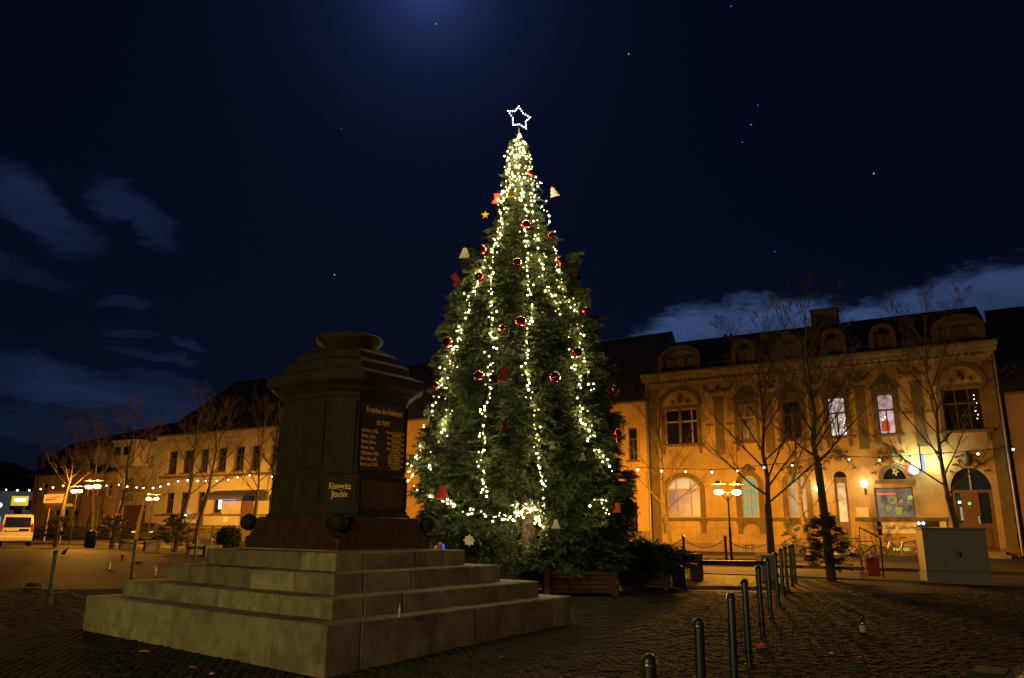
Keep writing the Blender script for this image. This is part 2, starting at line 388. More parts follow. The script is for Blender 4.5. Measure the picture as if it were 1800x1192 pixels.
# plaza grid in street coordinates (s, off): from the kerb line towards and past the camera
def grid_ground(name, s0, s1, ns, o0, o1, no, zf, m):
    mb = MB(); vs = []
    for j in range(no+1):
        for i in range(ns+1):
            s = s0+(s1-s0)*i/ns; o = o0+(o1-o0)*j/no; p = row(s,o); vs.append((p.x,p.y,zf(p.x,p.y)))
    fs = [(j*(ns+1)+i, (j+1)*(ns+1)+i, (j+1)*(ns+1)+i+1, j*(ns+1)+i+1) for j in range(no) for i in range(ns)]
    mb.add(vs, fs); return obj(name, mb, m, smooth=True, kind='structure')
plaza = grid_ground('plaza', -110, 60, 110, OFF_L, OFF_L+48, 60, lambda x,y: gz(x,y), M['plaza'])
street = obj('street', MB().add([row(-160,OFF_L),row(90,OFF_L),row(90,OFF_K),row(-160,OFF_K)], [(0,1,2,3)]), M['asphalt'], kind='structure')
street.location.z = -.11
pav = obj('pavement', MB().add([row(-160,OFF_K),row(90,OFF_K),row(90,-12),row(-160,-12)], [(0,1,2,3)]), M['asphalt'], kind='structure')
far = MB(); far.add([(-900,-300,-.75),(900,-300,-.75),(900,1200,-.75),(-900,1200,-.75)], [(0,1,2,3)]); obj('ground', far, M['hill'], kind='structure')
def kerb(off, sgn, name):
    first = None; k = 0; s = -62.0
    root = bpy.data.objects.new(name, None); COL.objects.link(root); root.location = row(0,off); root.rotation_euler = (0,0,YAW); root['kind'] = 'structure'
    stone = MB().bbox(-.595,.595,-.09,.09,-.24,.012,.012).mesh('kerb_stone'); stone.materials.append(M['kerb'])
    while s < 34:
        o = obj('kerb_stone', stone, None, root); o.location = (s, 0, random.uniform(-.004,.004)); s += 1.2
kerb(OFF_L+.09, 1, 'near_kerb'); kerb(OFF_K-.09, -1, 'far_kerb')
# setts near the camera as real stones
def sett_mesh(seed):
    r = random.Random(seed); b = MB(); w = .046; l = .05; j = lambda: r.uniform(-.006,.006)
    lo = [(-l+j(),-w+j(),-.03),(l+j(),-w+j(),-.03),(l+j(),w+j(),-.03),(-l+j(),w+j(),-.03)]
    up = [(x*.97,y*.97,.006+j()*.4) for x,y,_ in lo]; tp = [(x*.76,y*.76,.0115+j()*.4) for x,y,_ in lo]
    return lo, up, tp
RINGF = [(0,1,5,4),(1,2,6,5),(2,3,7,6),(3,0,4,7),(4,5,9,8),(5,6,10,9),(6,7,11,10),(7,4,8,11),(8,9,10,11)]
protos = []
for i in range(6):
    lo,up,tp = sett_mesh(i); b = MB().add(lo+up+tp, RINGF); me = b.mesh('sett'); me.materials.append(M['sett']); protos.append((me, lo+up+tp))
MA, MBH = 2.75, 2.46                                  # half sizes of the monument foot (kept clear)
MC = Vector((-2.62,12.023,0)); MYAW = -.646
def in_mon(x, y, m=0):
    dx, dy = x-MC.x, y-MC.y; a = dx*math.cos(MYAW)+dy*math.sin(MYAW); b = -dx*math.sin(MYAW)+dy*math.cos(MYAW)
    return abs(a) < MA+m and abs(b) < MBH+m
cells = []
yy = 3.3; rowi = 0
while yy < 17.5:
    half = .74*yy+.7; xx = -half+(rowi%2)*.056
    while xx < half:
        arc = .10*math.sin(xx*2.1)                    # shallow segmental arcs like the laid fans
        x = xx+random.uniform(-.008,.008); y = yy+arc+random.uniform(-.008,.008)
        if not in_mon(x,y,-.05): cells.append((x,y))
        xx += .112
    yy += .104; rowi += 1
def seen(c):
    x,y = c; d = Vector((x,y,gz(x,y)-CZ)); z = d.dot(FW); u = d.dot(CR)/z*F_PX+900; v = 596-d.dot(CU)/z*F_PX
    return -20 < u < 1820 and v < 1215
cells = [c for c in cells if seen(c)]
cells.sort(key=lambda c: c[1])
proot = bpy.data.objects.new('sett_paving', None); COL.objects.link(proot); proot['kind'] = 'structure'
for i,(x,y) in enumerate(cells[:300]):
    o = obj('sett', protos[i%6][0], None, proot); o.location = (x,y,gz(x,y)+random.uniform(-.004,.004)); o.rotation_euler = (random.uniform(-.05,.05),random.uniform(-.05,.05)+.0,random.uniform(-.08,.08))
rest = cells[300:]
pv = np.array([p[1] for p in protos]); n = len(rest); idx = rng.integers(0,6,n)
C = np.array([(x,y,gz(x,y)) for x,y in rest]); V = pv[idx]*1.0
V[:,:,2] *= np.clip((20-C[:,1])/8,.25,1)[:,None]
V = V*np.stack([rng.uniform(.9,1.08,n),rng.uniform(.9,1.08,n),np.ones(n)],1)[:,None,:]+(C+np.c_[np.zeros(n),np.zeros(n),rng.uniform(-.006,.006,n)])[:,None,:]
Fq = np.array(RINGF)[None]+np.arange(n)[:,None,None]*12
def np_mesh(name, V, F, mat_, parent=None, smooth=False, **kw):
    V = np.ascontiguousarray(V.reshape(-1,3), dtype=np.float32); F = np.ascontiguousarray(F.reshape(-1, F.shape[-1]), dtype=np.int32)
    me = bpy.data.meshes.new(name); me.vertices.add(len(V)); me.vertices.foreach_set('co', V.ravel())
    k = F.shape[1]; me.loops.add(F.size); me.loops.foreach_set('vertex_index', F.ravel())
    me.polygons.add(len(F)); me.polygons.foreach_set('loop_start', np.arange(0, F.size, k, dtype=np.int32)); me.polygons.foreach_set('loop_total', np.full(len(F), k, dtype=np.int32))
    me.update(); me.validate(); me.materials.append(mat_)
    if smooth: me.polygons.foreach_set('use_smooth', np.ones(len(F), dtype=bool))
    o = bpy.data.objects.new(name, me); COL.objects.link(o)
    if parent is not None: o.parent = parent
    for a, b in kw.items(): o[a] = b
    return o
np_mesh('smaller_setts', V, Fq, M['sett'], proot, kind='stuff')

# ------------------------------------------------------------------ the monument
mon = thing('war_memorial', 'weathered stone memorial pedestal with gilt names on four broad granite steps', 'monument', MC, MYAW)
steps = [(2.661,2.371,-.55,.24),(2.312,2.021,.22,.457),(1.865,1.634,.44,.694),(1.455,1.275,.68,.916)]
cuts_y = [[.1],[-.9,.7],[-.3,.9],[.2]]; cuts_x = [[-2.05,-.35,1.75],[-1.70,.1,1.35],[-1.3,.2,1.1],[-.95,.75]]
for i,(a,b,z0,z1) in enumerate(steps):
    d = .48; gp = .006
    core = MB().box(-a+.05,a-.05,-b+.05,b-.05,z0,z1-.012); obj('step_core', core, M['granite_brown'], mon)
    def run(lo, hi, cuts):
        e = [lo]+sorted(c for c in cuts if lo < c < hi)+[hi]; return [(e[k]+(gp if k else 0), e[k+1]-(gp if k < len(e)-2 else 0)) for k in range(len(e)-1)]
    bat = .02 if i == 0 else 0
    for (x0,x1) in run(-a, a, cuts_x[i]):             # front (-y) and back rows
        for sy in (-1,1):
            q = MB().bbox(x0,x1,min(sy*b,sy*(b-d)),max(sy*b,sy*(b-d)),z0,z1+random.uniform(-.003,.003),.014); obj('granite_block', q, M['granite'] if random.random() < .8 else M['granite_brown'], mon)
    for (y0,y1) in run(-b+d+gp, b-d-gp, [c for c in cuts_y[i]]):
        for sx in (-1,1):
            q = MB().bbox(min(sx*a,sx*(a-d)),max(sx*a,sx*(a-d)),y0,y1,z0,z1+random.uniform(-.003,.003),.014); obj('granite_block', q, M['granite_brown'], mon)
# base course with scooped corners holding balls
bm = bmesh.new(); bmesh.ops.create_cube(bm, size=1)
for v in bm.verts: v.co = Vector((v.co.x*2.10, v.co.y*1.82, .915+(v.co.z+.5)*.466))
bmesh.ops.bevel(bm, geom=bm.edges[:], offset=.015, segments=1, affect='EDGES')
me = bpy.data.meshes.new('base_course'); bm.to_mesh(me); bm.free(); bo = bpy.data.objects.new('bo', me); COL.objects.link(bo)
cut = MB()
BALL = [(sx*1.055, sy*.915) for sx in (-1,1) for sy in (-1,1)]
for x,y in BALL: cut.sphere((x,y,1.36), .27, 24, 14)
cm = cut.mesh('cut'); co_ = bpy.data.objects.new('cut', cm); COL.objects.link(co_)
md_ = bo.modifiers.new('b','BOOLEAN'); md_.object = co_; md_.operation = 'DIFFERENCE'; md_.solver = 'EXACT'
me2 = bpy.data.meshes.new_from_object(bo.evaluated_get(bpy.context.evaluated_depsgraph_get())); bpy.data.objects.remove(bo); bpy.data.objects.remove(co_)
me2.materials.clear(); obj('base_course', me2, M['redstone'], mon)
obj('base_joint', MB().box(-1.065,1.065,-.925,.925,.917,.935), M['granite'], mon)
for x,y in BALL:
    obj('stone_ball', MB().sphere((x*.965,y*.965,1.30), .125, 24, 14), M['bronze'], mon, smooth=True)
def octa(a, b, c): return [(a-c,-b),(a,-b+c),(a,b-c),(a-c,b),(-a+c,b),(-a,b-c),(-a,-b+c),(-a+c,-b)]
def tier(name, rings, m): 
    return obj(name, MB().loft([[(x,y,z) for x,y in octa(a,b,c)] for a,b,c,z in rings]), m, mon)
tier('torus_moulding', [(.99,.87,.36,1.381),(.985,.865,.36,1.41),(.955,.84,.35,1.43),(.95,.835,.35,1.466)], M['darkstone'])
tier('lower_die', [(.935,.82,.345,1.466),(.915,.81,.34,1.93)], M['darkstone'])
tier('die', [(.875,.785,.30,1.93),(.835,.775,.29,3.12)], M['darkstone'])
# raised pilaster strips and panels on the broad faces and the cut corners
def face_panel(name, a, b, c, k, z0, z1, w, th, m, lift=.0, taper=0):
    P = octa(a,b,c); p = Vector((*P[k],0)); q = Vector((*P[(k+1)%8],0)); mid = (p+q)/2; d = (q-p).normalized(); nrm = Vector((d.y,-d.x,0)); L = (q-p).length*w/2
    vs = []
    for z, s in ((z0,1),(z1,1-taper)):
        for e, o_ in ((-1,-.03),(1,-.03),(1,th),(-1,th)):
            v = mid+d*(e*L*s)+nrm*(o_+lift); vs.append((v.x,v.y,z))
    b_ = MB().add(vs, [(0,3,2,1),(4,5,6,7),(0,1,5,4),(1,2,6,5),(2,3,7,6),(3,0,4,7)])
    return obj(name, b_, m, mon), mid, d, nrm
for k in range(8):
    diag = k in (0,2,4,6)
    face_panel('upper_panel', .855,.78,.295, k, 2.06, 3.05, .80 if diag else .86, .028, M['darkstone'] if diag or k in (7,3) else M['panel'])
    face_panel('lower_panel', .925,.815,.343, k, 1.50, 1.90, .86, .02, M['redstone'] if k == 1 else M['darkstone'])
tier('middle_ledge', [(.93,.82,.345,1.93),(.93,.82,.345,1.965),(.88,.79,.31,1.995)], M['darkstone'])
tier('cornice', [(.85,.79,.30,3.10),(.87,.81,.31,3.13),(.875,.815,.31,3.17),(.93,.86,.33,3.21),(.96,.90,.34,3.26),(1.06,.965,.37,3.31),(1.08,.985,.37,3.34),(1.09,.99,.37,3.45),(1.05,.96,.36,3.475)], M['darkstone'])
tier('cap_slab', [(.98,.90,.34,3.475),(.98,.90,.34,3.50),(.93,.86,.32,3.53)], M['darkstone'])
tier('cap_step', [(.86,.80,.30,3.53),(.86,.80,.30,3.66),(.80,.74,.27,3.72)], M['darkstone'])
tier('cap_step', [(.72,.66,.25,3.72),(.71,.65,.25,3.84),(.62,.58,.22,3.90)], M['darkstone'])
tier('cap_step', [(.56,.52,.2,3.90),(.52,.48,.18,3.97)], M['darkstone'])
obj('cap_disc', MB().lathe([(.40,3.97),(.38,4.0),(.42,4.04),(.50,4.09),(.53,4.13),(.535,4.17),(.50,4.20),(.1,4.21)], 40), M['darkstone'], mon, smooth=True)
# inscriptions
def wall_text(txt, size, k, a, b, c, du, z, sx=.8, align='CENTER', lift=.032, batter=0, mm='gold'):
    P = octa(a,b,c); p = Vector((*P[k],0)); q = Vector((*P[(k+1)%8],0)); mid = (p+q)/2; d = (q-p).normalized(); nrm = Vector((d.y,-d.x,0))
    meq = text_mesh(txt, size, sx, .003, align); o = obj('inscription', meq, M[mm], mon)
    o.matrix_local = Matrix.Translation(mid+d*du+nrm*lift+Vector((0,0,z))) @ Matrix((( d.x,0,nrm.x),( d.y,0,nrm.y),(0,1,0))).to_4x4()
A1 = (.855,.78,.295)
wall_text('Es starben den Heldentod', .115, 1, *A1, 0, 2.93, .60)
wall_text("18 70/71", .10, 1, *A1, -.02, 2.75, .8)
rows_ = [('Kolbicke, Wilh.','Gren. d. 5. K. Gr. R. 12','bei Vionville'),('Müller, Gust.','Füs. d. 6. K. Gr. R. 12','bei Vionville'),('Pierre, Herm.','Musk. d. 5. K. I. R. 20','bei Vionville'),
         ('Donat, Aug.','Gren. d. Leib Gr. R. 8','bei St. Privat'),('Schönherr, Wilh.','Sec. Lieut. I. R. 52','in Laz. Dremmen'),('Henschke, Alb.','Kan. d. Fuß Art. R.','bei Mars la Tour'),('Buch, Lud. Wilh.','San. Gefr. Landw.','in St. Denis')]
for i,(a_,b_,c_) in enumerate(rows_):
    z = 2.62-.082*i
    wall_text(a_, .072, 1, *A1, -.435, z, .74, 'LEFT'); wall_text(b_, .055, 1, *A1, .43, z+.012, .74, 'RIGHT'); wall_text(c_, .05, 1, *A1, .36, z-.028, .74, 'RIGHT')
A2 = (.925,.815,.343)
wall_text('Königgrätz', .118, 0, *A2, -.02, 1.80, .60, lift=.022); wall_text('Jitschin', .118, 0, *A2, -.02, 1.69, .66, lift=.022)
# offerings and litter standing on the steps
def mon_w(x,y,z): return MC+Vector((x*math.cos(MYAW)-y*math.sin(MYAW), x*math.sin(MYAW)+y*math.cos(MYAW), z))

# ------------------------------------------------------------------ house fronts
def arc_pts(cx, cz, rx, rz, a0, a1, n): return [(cx+rx*math.cos(a0+(a1-a0)*i/n), cz+rz*math.sin(a0+(a1-a0)*i/n)) for i in range(n+1)]
def facade(x0, x1, z0, z1, ops, dep=.2):
    """front wall at y=0 with openings (xa,xb,za,zb,rise); rise>0 gives an arched head of that height"""
    mb = MB(); xs = sorted({x0,x1,*[o[0] for o in ops],*[o[1] for o in ops]}); zs = sorted({z0,z1,*[o[2] for o in ops],*[o[3] for o in ops]})
    xs = [x for x in xs if x0 <= x <= x1]; zs = [z for z in zs if z0 <= z <= z1]
    for i in range(len(xs)-1):
        for j in range(len(zs)-1):
            cx = (xs[i]+xs[i+1])/2; cz = (zs[j]+zs[j+1])/2
            if any(o[0] < cx < o[1] and o[2] < cz < o[3] for o in ops): continue
            mb.add([(xs[i],0,zs[j]),(xs[i+1],0,zs[j]),(xs[i+1],0,zs[j+1]),(xs[i],0,zs[j+1])], [(0,1,2,3)])
    for o in ops:
        a,b,c,d,h = o; sp = d-h
        mb.add([(a,0,c),(a,dep,c),(a,dep,sp),(a,0,sp)], [(0,1,2,3)]); mb.add([(b,0,c),(b,dep,c),(b,dep,sp),(b,0,sp)], [(3,2,1,0)])
        mb.add([(a,0,c),(b,0,c),(b,dep,c),(a,dep,c)], [(0,1,2,3)])
        if h > 0:
            A_ = arc_pts((a+b)/2, sp, (b-a)/2, h, PI, 0, 12)
            for k in range(12):
                p, q = A_[k], A_[k+1]
                mb.add([(p[0],0,p[1]),(q[0],0,q[1]),(q[0],0,d),(p[0],0,d)], [(0,1,2,3)])
                mb.add([(p[0],0,p[1]),(q[0],0,q[1]),(q[0],dep,q[1]),(p[0],dep,p[1])], [(3,2,1,0)])
        else: mb.add([(a,0,d),(b,0,d),(b,dep,d),(a,dep,d)], [(3,2,1,0)])
    return mb
def window(parent, o, cols=2, transom=.66, pane='glass', frame='frame', sill=True, fw=.07, y=.10, split=None, fan=None, name='window', sillmat='trim'):
    a,b,c,d,h = o; mb = MB(); sp = d-h
    mb.box(a,a+fw,y,y+.06,c,sp); mb.box(b-fw,b,y,y+.06,c,sp); mb.box(a+fw,b-fw,y,y+.06,c,c+fw)
    if h > 0:
        O = arc_pts((a+b)/2, sp, (b-a)/2, h, PI, 0, 12); I = arc_pts((a+b)/2, sp, (b-a)/2-fw, h-fw, PI, 0, 12)
        for k in range(12):
            vs = [(O[k][0],y,O[k][1]),(O[k+1][0],y,O[k+1][1]),(I[k+1][0],y,I[k+1][1]),(I[k][0],y,I[k][1])]
            mb.add(vs+[(p[0],y+.06,p[2]) for p in vs], [(3,2,1,0),(0,1,5,4),(2,3,7,6)])
    else: mb.box(a+fw,b-fw,y,y+.06,d-fw,d)
    zt = c+(d-c)*transom
    if transom < 1: mb.box(a+fw,b-fw,y-.01,y+.05,zt-.045,zt+.045)
    xs = split or [a+(b-a)*k/cols for k in range(1,cols)]
    for x in xs:
        mb.box(x-.035,x+.035,y-.005,y+.055,c+fw,zt-.045 if transom < 1 else sp)
        if transom < 1 and cols == 3:
            top = sp+h*math.sqrt(max(0,1-((x-(a+b)/2)/((b-a)/2))**2))-fw if h > 0 else d-fw
            mb.box(x-.035,x+.035,y-.005,y+.055,zt+.045,top)
    w = obj(name, mb, M[frame], parent)
    poly = [(a,c),(b,c)]+(arc_pts((a+b)/2, sp, (b-a)/2, h, 0, PI, 12) if h > 0 else [(b,d),(a,d)])
    low = [(a,c),(b,c),(b,zt),(a,zt)]
    if fan and transom < 1:
        p = MB().add([(x,y+.045,z) for x,z in low], [tuple(range(4))]); obj('pane', p, M[pane], w)
        up = [(x,z) for x,z in poly if z > zt] ; up = [(a,zt),(b,zt)]+[q for q in up]
        p = MB().add([(x,y+.045,z) for x,z in up], [tuple(range(len(up)))]); obj('fanlight', p, M[fan], w)
    else:
        p = MB().add([(x,y+.045,z) for x,z in poly], [tuple(range(len(poly)))]); obj('pane', p, M[pane], w)
    if sill: obj('sill', MB().box(a-.12,b+.12,-.13,.14,c-.12,c-.002), M[sillmat], w)
    return w
def house(name, label, s0): return thing(name, label, 'house', row(s0,0), YAW)
def O(s0, x0, y0, x1, y1, rise=0, off=0):             # opening from two pixel corners: left-top, right-bottom
    a, zt = fp(x0,y0,off); b, zb = fp(x1,y1,off); _, zt2 = fp(x1,y0,off); ym = (zt+zt2)/2
    return [a-s0, b-s0, fp((x0+x1)/2,y1,off)[1], fp((x0+x1)/2,y0,off)[1], rise]
def body(parent, x0, x1, z0, z1, dep, m):             # side and back walls
    mb = MB().add([(x0,0,z0),(x0,dep,z0),(x1,dep,z0),(x1,0,z0),(x0,0,z1),(x0,dep,z1),(x1,dep,z1),(x1,0,z1)], [(0,4,5,1),(1,5,6,2),(2,6,7,3)])
    return obj('side_wall', mb, m, parent)

# ---- ornate corner house on the right
S0, zpl = fp(1150,953.8); S1 = fp(1790,955)[0]; LEN = S1-S0
zc = (fp(1140,664)[1]+fp(1750,601)[1])/2             # top of the cornice
zband = (fp(1150,914)[1]+fp(1770,907)[1])/2
H = house('ornate_house', 'two-storey ornate orange-lit house with mansard dormers and a games shop', S0)
op = {}
op['u1'] = O(S0,1168,720,1228,782); op['u2'] = O(S0,1296,711,1330,775); op['u3'] = O(S0,1373,704,1411,770)
op['u4'] = O(S0,1453,698,1490,766); op['u5'] = O(S0,1539,690,1576,761); op['u6'] = O(S0,1654,684,1733,758)
ztop = sum(o[3] for o in op.values())/6; zbot = sum(o[2] for o in op.values())/6
for o in op.values(): o[2] = zbot; o[3] = ztop
gl = {}
gl['g1'] = O(S0,1171,839,1233,911); gl['g2'] = O(S0,1300,836,1336,911); gl['g3'] = O(S0,1382,833,1421,910)
for k, r_ in (('g1',.75),('g2',.62),('g3',.62)): gl[k][2] = zband+.03; gl[k][4] = r_
gt = sum(gl[k][3] for k in gl)/3
for k in gl: gl[k][3] = gt
dr = O(S0,1464,829,1499,958); dr[4] = (dr[1]-dr[0])/2; dr[3] = gt+.1; dr[2] = .32
sh = O(S0,1536,857,1610,911); sf = O(S0,1550,823,1593,843); sf[4] = sf[3]-sf[2]-.02
d2 = O(S0,1666,822,1758,962); d2[4] = 1.1; d2[2] = .3
bas = [O(S0,1189,957,1213,969), O(S0,1307,957,1331,970)]; bas3 = O(S0,1567,956,1600,968)
ops = [*op.values(), *gl.values(), dr, sh, sf, d2]
obj('wall', facade(0,LEN,zpl,zc-.55,ops,.24), M['cream'], H)
obj('plinth', facade(-.03,LEN+.03,0,zpl,[(b[0],b[1],b[2],b[3],0) for b in bas+[bas3]]+[(dr[0],dr[1],.0,zpl,0),(d2[0],d2[1],.0,zpl,0)],.3), M['plinth'], H).location.y = -.06
obj('plinth_cap', MB().box(-.03,dr[0]-.1,-.075,.05,zpl-.05,zpl+.03).box(dr[1]+.1,d2[0]-.1,-.075,.05,zpl-.05,zpl+.03).box(d2[1]+.1,LEN+.03,-.075,.05,zpl-.05,zpl+.03), M['plinth'], H)
body(H,0,LEN,0,zc,11,M['cream'])
# rusticated joints: recessed channels are shown by slightly proud plaster courses
for j in range(7):
    z = zpl+.08+j*.62
    if z+.6 > ztop-4.0 and z > gt+.6: break
segs = [(0.15,gl['g1'][0]-.5),(gl['g1'][1]+.45,gl['g2'][0]-.42),(gl['g2'][1]+.42,gl['g3'][0]-.42),(gl['g3'][1]+.42,dr[0]-.35),(dr[1]+.35,sh[0]-.18)]
zz = zpl+.07
while zz < zband-.5:
    for a_, b_ in ((.15,dr[0]-.35),(dr[1]+.35,sh[0]-.18),(d2[1]+.35,LEN-.2)):
        x = a_
        while x < b_-.3:
            w = min(1.25, b_-x); obj('plaster_block', MB().bbox(x+.01,x+w-.01,-.022,.02,zz+.01,zz+.38,.012), M['cream'], H); x += w
    zz += .41
# sill band, brackets, string course, cornice with dentils
obj('sill_band', MB().box(0.02,dr[0]-.25,-.14,.02,zband-.16,zband+.03).box(dr[1]+.25,d2[0]-.3,-.14,.02,zband-.16,zband+.03).box(d2[1]+.3,LEN-.02,-.14,.02,zband-.16,zband+.03), M['trim'], H)
for k in ('g1','g2','g3'):
    for x in (gl[k][0]-.12, gl[k][1]+.12):
        obj('bracket', MB().plate([(x-.2,zband-.17),(x+.2,zband-.17),(x+.18,zband-.32),(x+.12,zband-.38),(x+.12,zband-.86),(x-.12,zband-.86),(x-.12,zband-.38),(x-.18,zband-.32)],-.11,.01), M['trim'], H)
for k in ('g2','g3'):
    a_, b_ = gl[k][0]+.02, gl[k][1]-.02; A_ = arc_pts((a_+b_)/2, zband-.75, (b_-a_)/2, .42, 0, PI, 10)
    obj('apron_arch', MB().plate([(b_,zband-.17),(a_,zband-.17)]+A_[::-1][0:1]+A_[::-1][1:],-.06,.01) , M['trim'], H)
zs_ = (gt+zbot)/2+.15
corn = MB().box(-.35,LEN+.35,-.55,.1,zc-.16,zc).box(-.28,LEN+.28,-.46,.1,zc-.42,zc-.16).box(-.12,LEN+.12,-.22,.1,zc-.58,zc-.42).box(-.05,LEN+.05,-.10,.02,zc-.86,zc-.78)
obj('cornice', corn, M['trim2'], H)
dn = MB().box(-.065,.065,-.36,-.2,-.13,0).mesh('dentil'); dn.materials.append(M['trim'])
x = .1
while x < LEN-.1:
    o_ = obj('dentil', dn, None, H); o_.location = (x,0,zc-.44); x += .34
obj('gutter', MB().box(-.36,LEN+.36,-.62,-.5,zc+.001,zc+.09), M['zinc'], H)
# swag reliefs and pilasters
def swag(xa, xb, z, r=.055, sag=.32, m='trim'):
    pts = [Vector((xa+(xb-xa)*t_, -.05, z-sag*4*t_*(1-t_))) for t_ in [i/10 for i in range(11)]]
    b_ = MB(); b_.path(pts, [r*(.55+1.3*math.sin(PI*i/10)) for i in range(11)], 6); b_.sphere((xa,-.05,z), .09, 8, 6); b_.sphere((xb,-.05,z), .09, 8, 6)
    b_.tube((xa,-.05,z),(xa,-.05,z-.5),.05,.02,6); return obj('swag', b_, M[m], H)
x = op['u1'][1]+.35
gaps = [(op['u1'][1]+.5,op['u2'][0]-.3),(op['u2'][1]+.3,op['u3'][0]-.3),(op['u3'][1]+.3,op['u4'][0]-.3),(op['u4'][1]+.3,op['u5'][0]-.3),(op['u5'][1]+.4,op['u6'][0]-.4)]
for a_, b_ in gaps:
    m_ = (a_+b_)/2; w = min(1.1, (b_-a_)/2)
    swag(m_-w, m_, zc-.98); swag(m_, m_+w, zc-.98)
    obj('pilaster', MB().box(m_-.26,m_+.26,-.05,.01,zs_+.1,zc-1.75).box(m_-.32,m_+.32,-.075,.01,zc-1.78,zc-1.62), M['trim'], H)
    obj('wall_course', MB().box(a_,m_-.34,-.035,.01,zbot+1.0,zbot+1.12).box(m_+.34,b_,-.035,.01,zbot+1.0,zbot+1.12), M['trim'], H)
obj('corner_pilaster', MB().box(.0,.5,-.08,.01,zpl+.02,zc-1.25).box(-.05,.55,-.11,.01,zc-1.25,zc-.9), M['trim'], H); obj('corner_pilaster', MB().box(LEN-.5,LEN,-.08,.01,zpl+.02,zc-.9), M['trim'], H)
def surround(o, kind):
    a,b,c,d,h = o; m_ = (a+b)/2; mb = MB().box(a-.22,a-.01,-.07,.02,c,d).box(b+.01,b+.22,-.07,.02,c,d).box(a-.22,b+.22,-.08,.02,d+.005,d+.2)
    if kind == 'arch':
        Oa = arc_pts(m_, d+.22, (b-a)/2+.35, 1.15, 0, PI, 16); Ia = arc_pts(m_, d+.22, (b-a)/2+.12, .92, PI, 0, 16)
        for k in range(16):
            p0,p1,q1,q0 = Oa[k],Oa[k+1],Ia[15-k],Ia[16-k]; mb.plate([q0,p0,p1,q1],-.16,.0)
        mb.sphere((m_,-.06,d+.55),.22,10,8).sphere((m_-.45,-.05,d+.45),.13,8,6).sphere((m_+.45,-.05,d+.45),.13,8,6).sphere((m_,-.06,d+.85),.12,8,6)
    elif kind == 'gable':
        mb.plate([(a-.3,d+.25),(b+.3,d+.25),(b+.3,d+.36),(m_,d+.95),(a-.3,d+.36)],-.05,.0).plate([(a-.38,d+.3),(a-.3,d+.42),(m_,d+1.1),(b+.3,d+.42),(b+.38,d+.3),(m_,d+.98)],-.17,-.05)
        mb.sphere((m_,-.07,d+.52),.17,10,8).sphere((m_-.3,-.05,d+.42),.1,8,6).sphere((m_+.3,-.05,d+.42),.1,8,6)
    mb.box(a-.35,b+.35,-.24,.02,c-.15,c-.125+.1).plate([(a-.2,c-.16),(a-.02,c-.16),(a-.08,c-.6),(a-.16,c-.6)],-.15,.0).plate([(b+.02,c-.16),(b+.2,c-.16),(b+.16,c-.6),(b+.08,c-.6)],-.15,.0)
    return obj('window_surround', mb, M['trim'], H)
surround(op['u1'],'arch'); surround(op['u6'],'arch')
for k in ('u2','u3','u4','u5'): surround(op[k],'gable')
u1 = op['u1']; w_ = window(H, u1, 3, .64, 'glass', 'wframe', False, split=[u1[0]+(u1[1]-u1[0])*.47, u1[0]+(u1[1]-u1[0])*.82])
obj('stone_mullion', MB().box(u1[0]+(u1[1]-u1[0])*.43,u1[0]+(u1[1]-u1[0])*.50,.0,.09,u1[2],u1[3]), M['trim'], w_)
window(H, op['u2'], 2, .64, 'curtain', 'wframe', False); window(H, op['u3'], 2, .64, 'glass', 'frame', False)
w4 = window(H, op['u4'], 2, .60, 'lit', 'frame', False, fw=.05); w5 = window(H, op['u5'], 2, .60, 'lit2', 'frame', False, fw=.05)
o = op['u4']; obj('lampshade', MB().add([(o[0]+.12,.135,o[2]+.1),(o[0]+.5,.135,o[2]+.1),(o[0]+.46,.135,o[2]+.58),(o[0]+.18,.135,o[2]+.5)],[(0,1,2,3)]), M['litbright'], w4)
sb = MB(); rr = random.Random(3)
for i in range(16): sb.sphere((o[0]+.62+rr.random()*.32,.13,o[2]+.12+rr.random()*.95),.016,6,4)
obj('window_star', sb, M['walllamp'], w4)
o = op['u5']; obj('red_chair_back', MB().add([(o[0]+.10,.135,o[2]+.14),(o[0]+.52,.135,o[2]+.14),(o[0]+.50,.135,o[2]+.68),(o[0]+.3,.135,o[2]+.76),(o[0]+.12,.135,o[2]+.66)],[(0,1,2,3,4)]), M['litred'], w5)  # red shape has its own glow in place of room light
sb = MB()
for px_, pz_ in ((.33,.92),(.2,.78),(.98,.68),(.9,.2),(.96,.3),(1.02,.22),(.93,.12)): sb.sphere((o[0]+px_,.125,o[2]+pz_),.03,6,4)
obj('window_lights', sb, M['walllamp'], w5)
window(H, op['u6'], 3, .64, 'glass', 'frame', False)
sb = MB()
for i in range(7): sb.sphere((op['u6'][0]+1.45+.05*math.sin(i*2),.09,op['u6'][2]+.55+i*.2),.018,6,4)
obj('window_lights', sb, M['walllamp'], H)
g1 = gl['g1']; wg = g1[1]-g1[0]
window(H, g1, 3, .70, 'sunset', 'wframe', True, split=[g1[0]+wg*.27,g1[0]+wg*.70], fan='fan', fw=.09)
window(H, gl['g2'], 2, .70, 'teal', 'wframe', True, fan='teal', fw=.08); window(H, gl['g3'], 2, .70, 'mixwin', 'wframe', True, fan='teal', fw=.08)
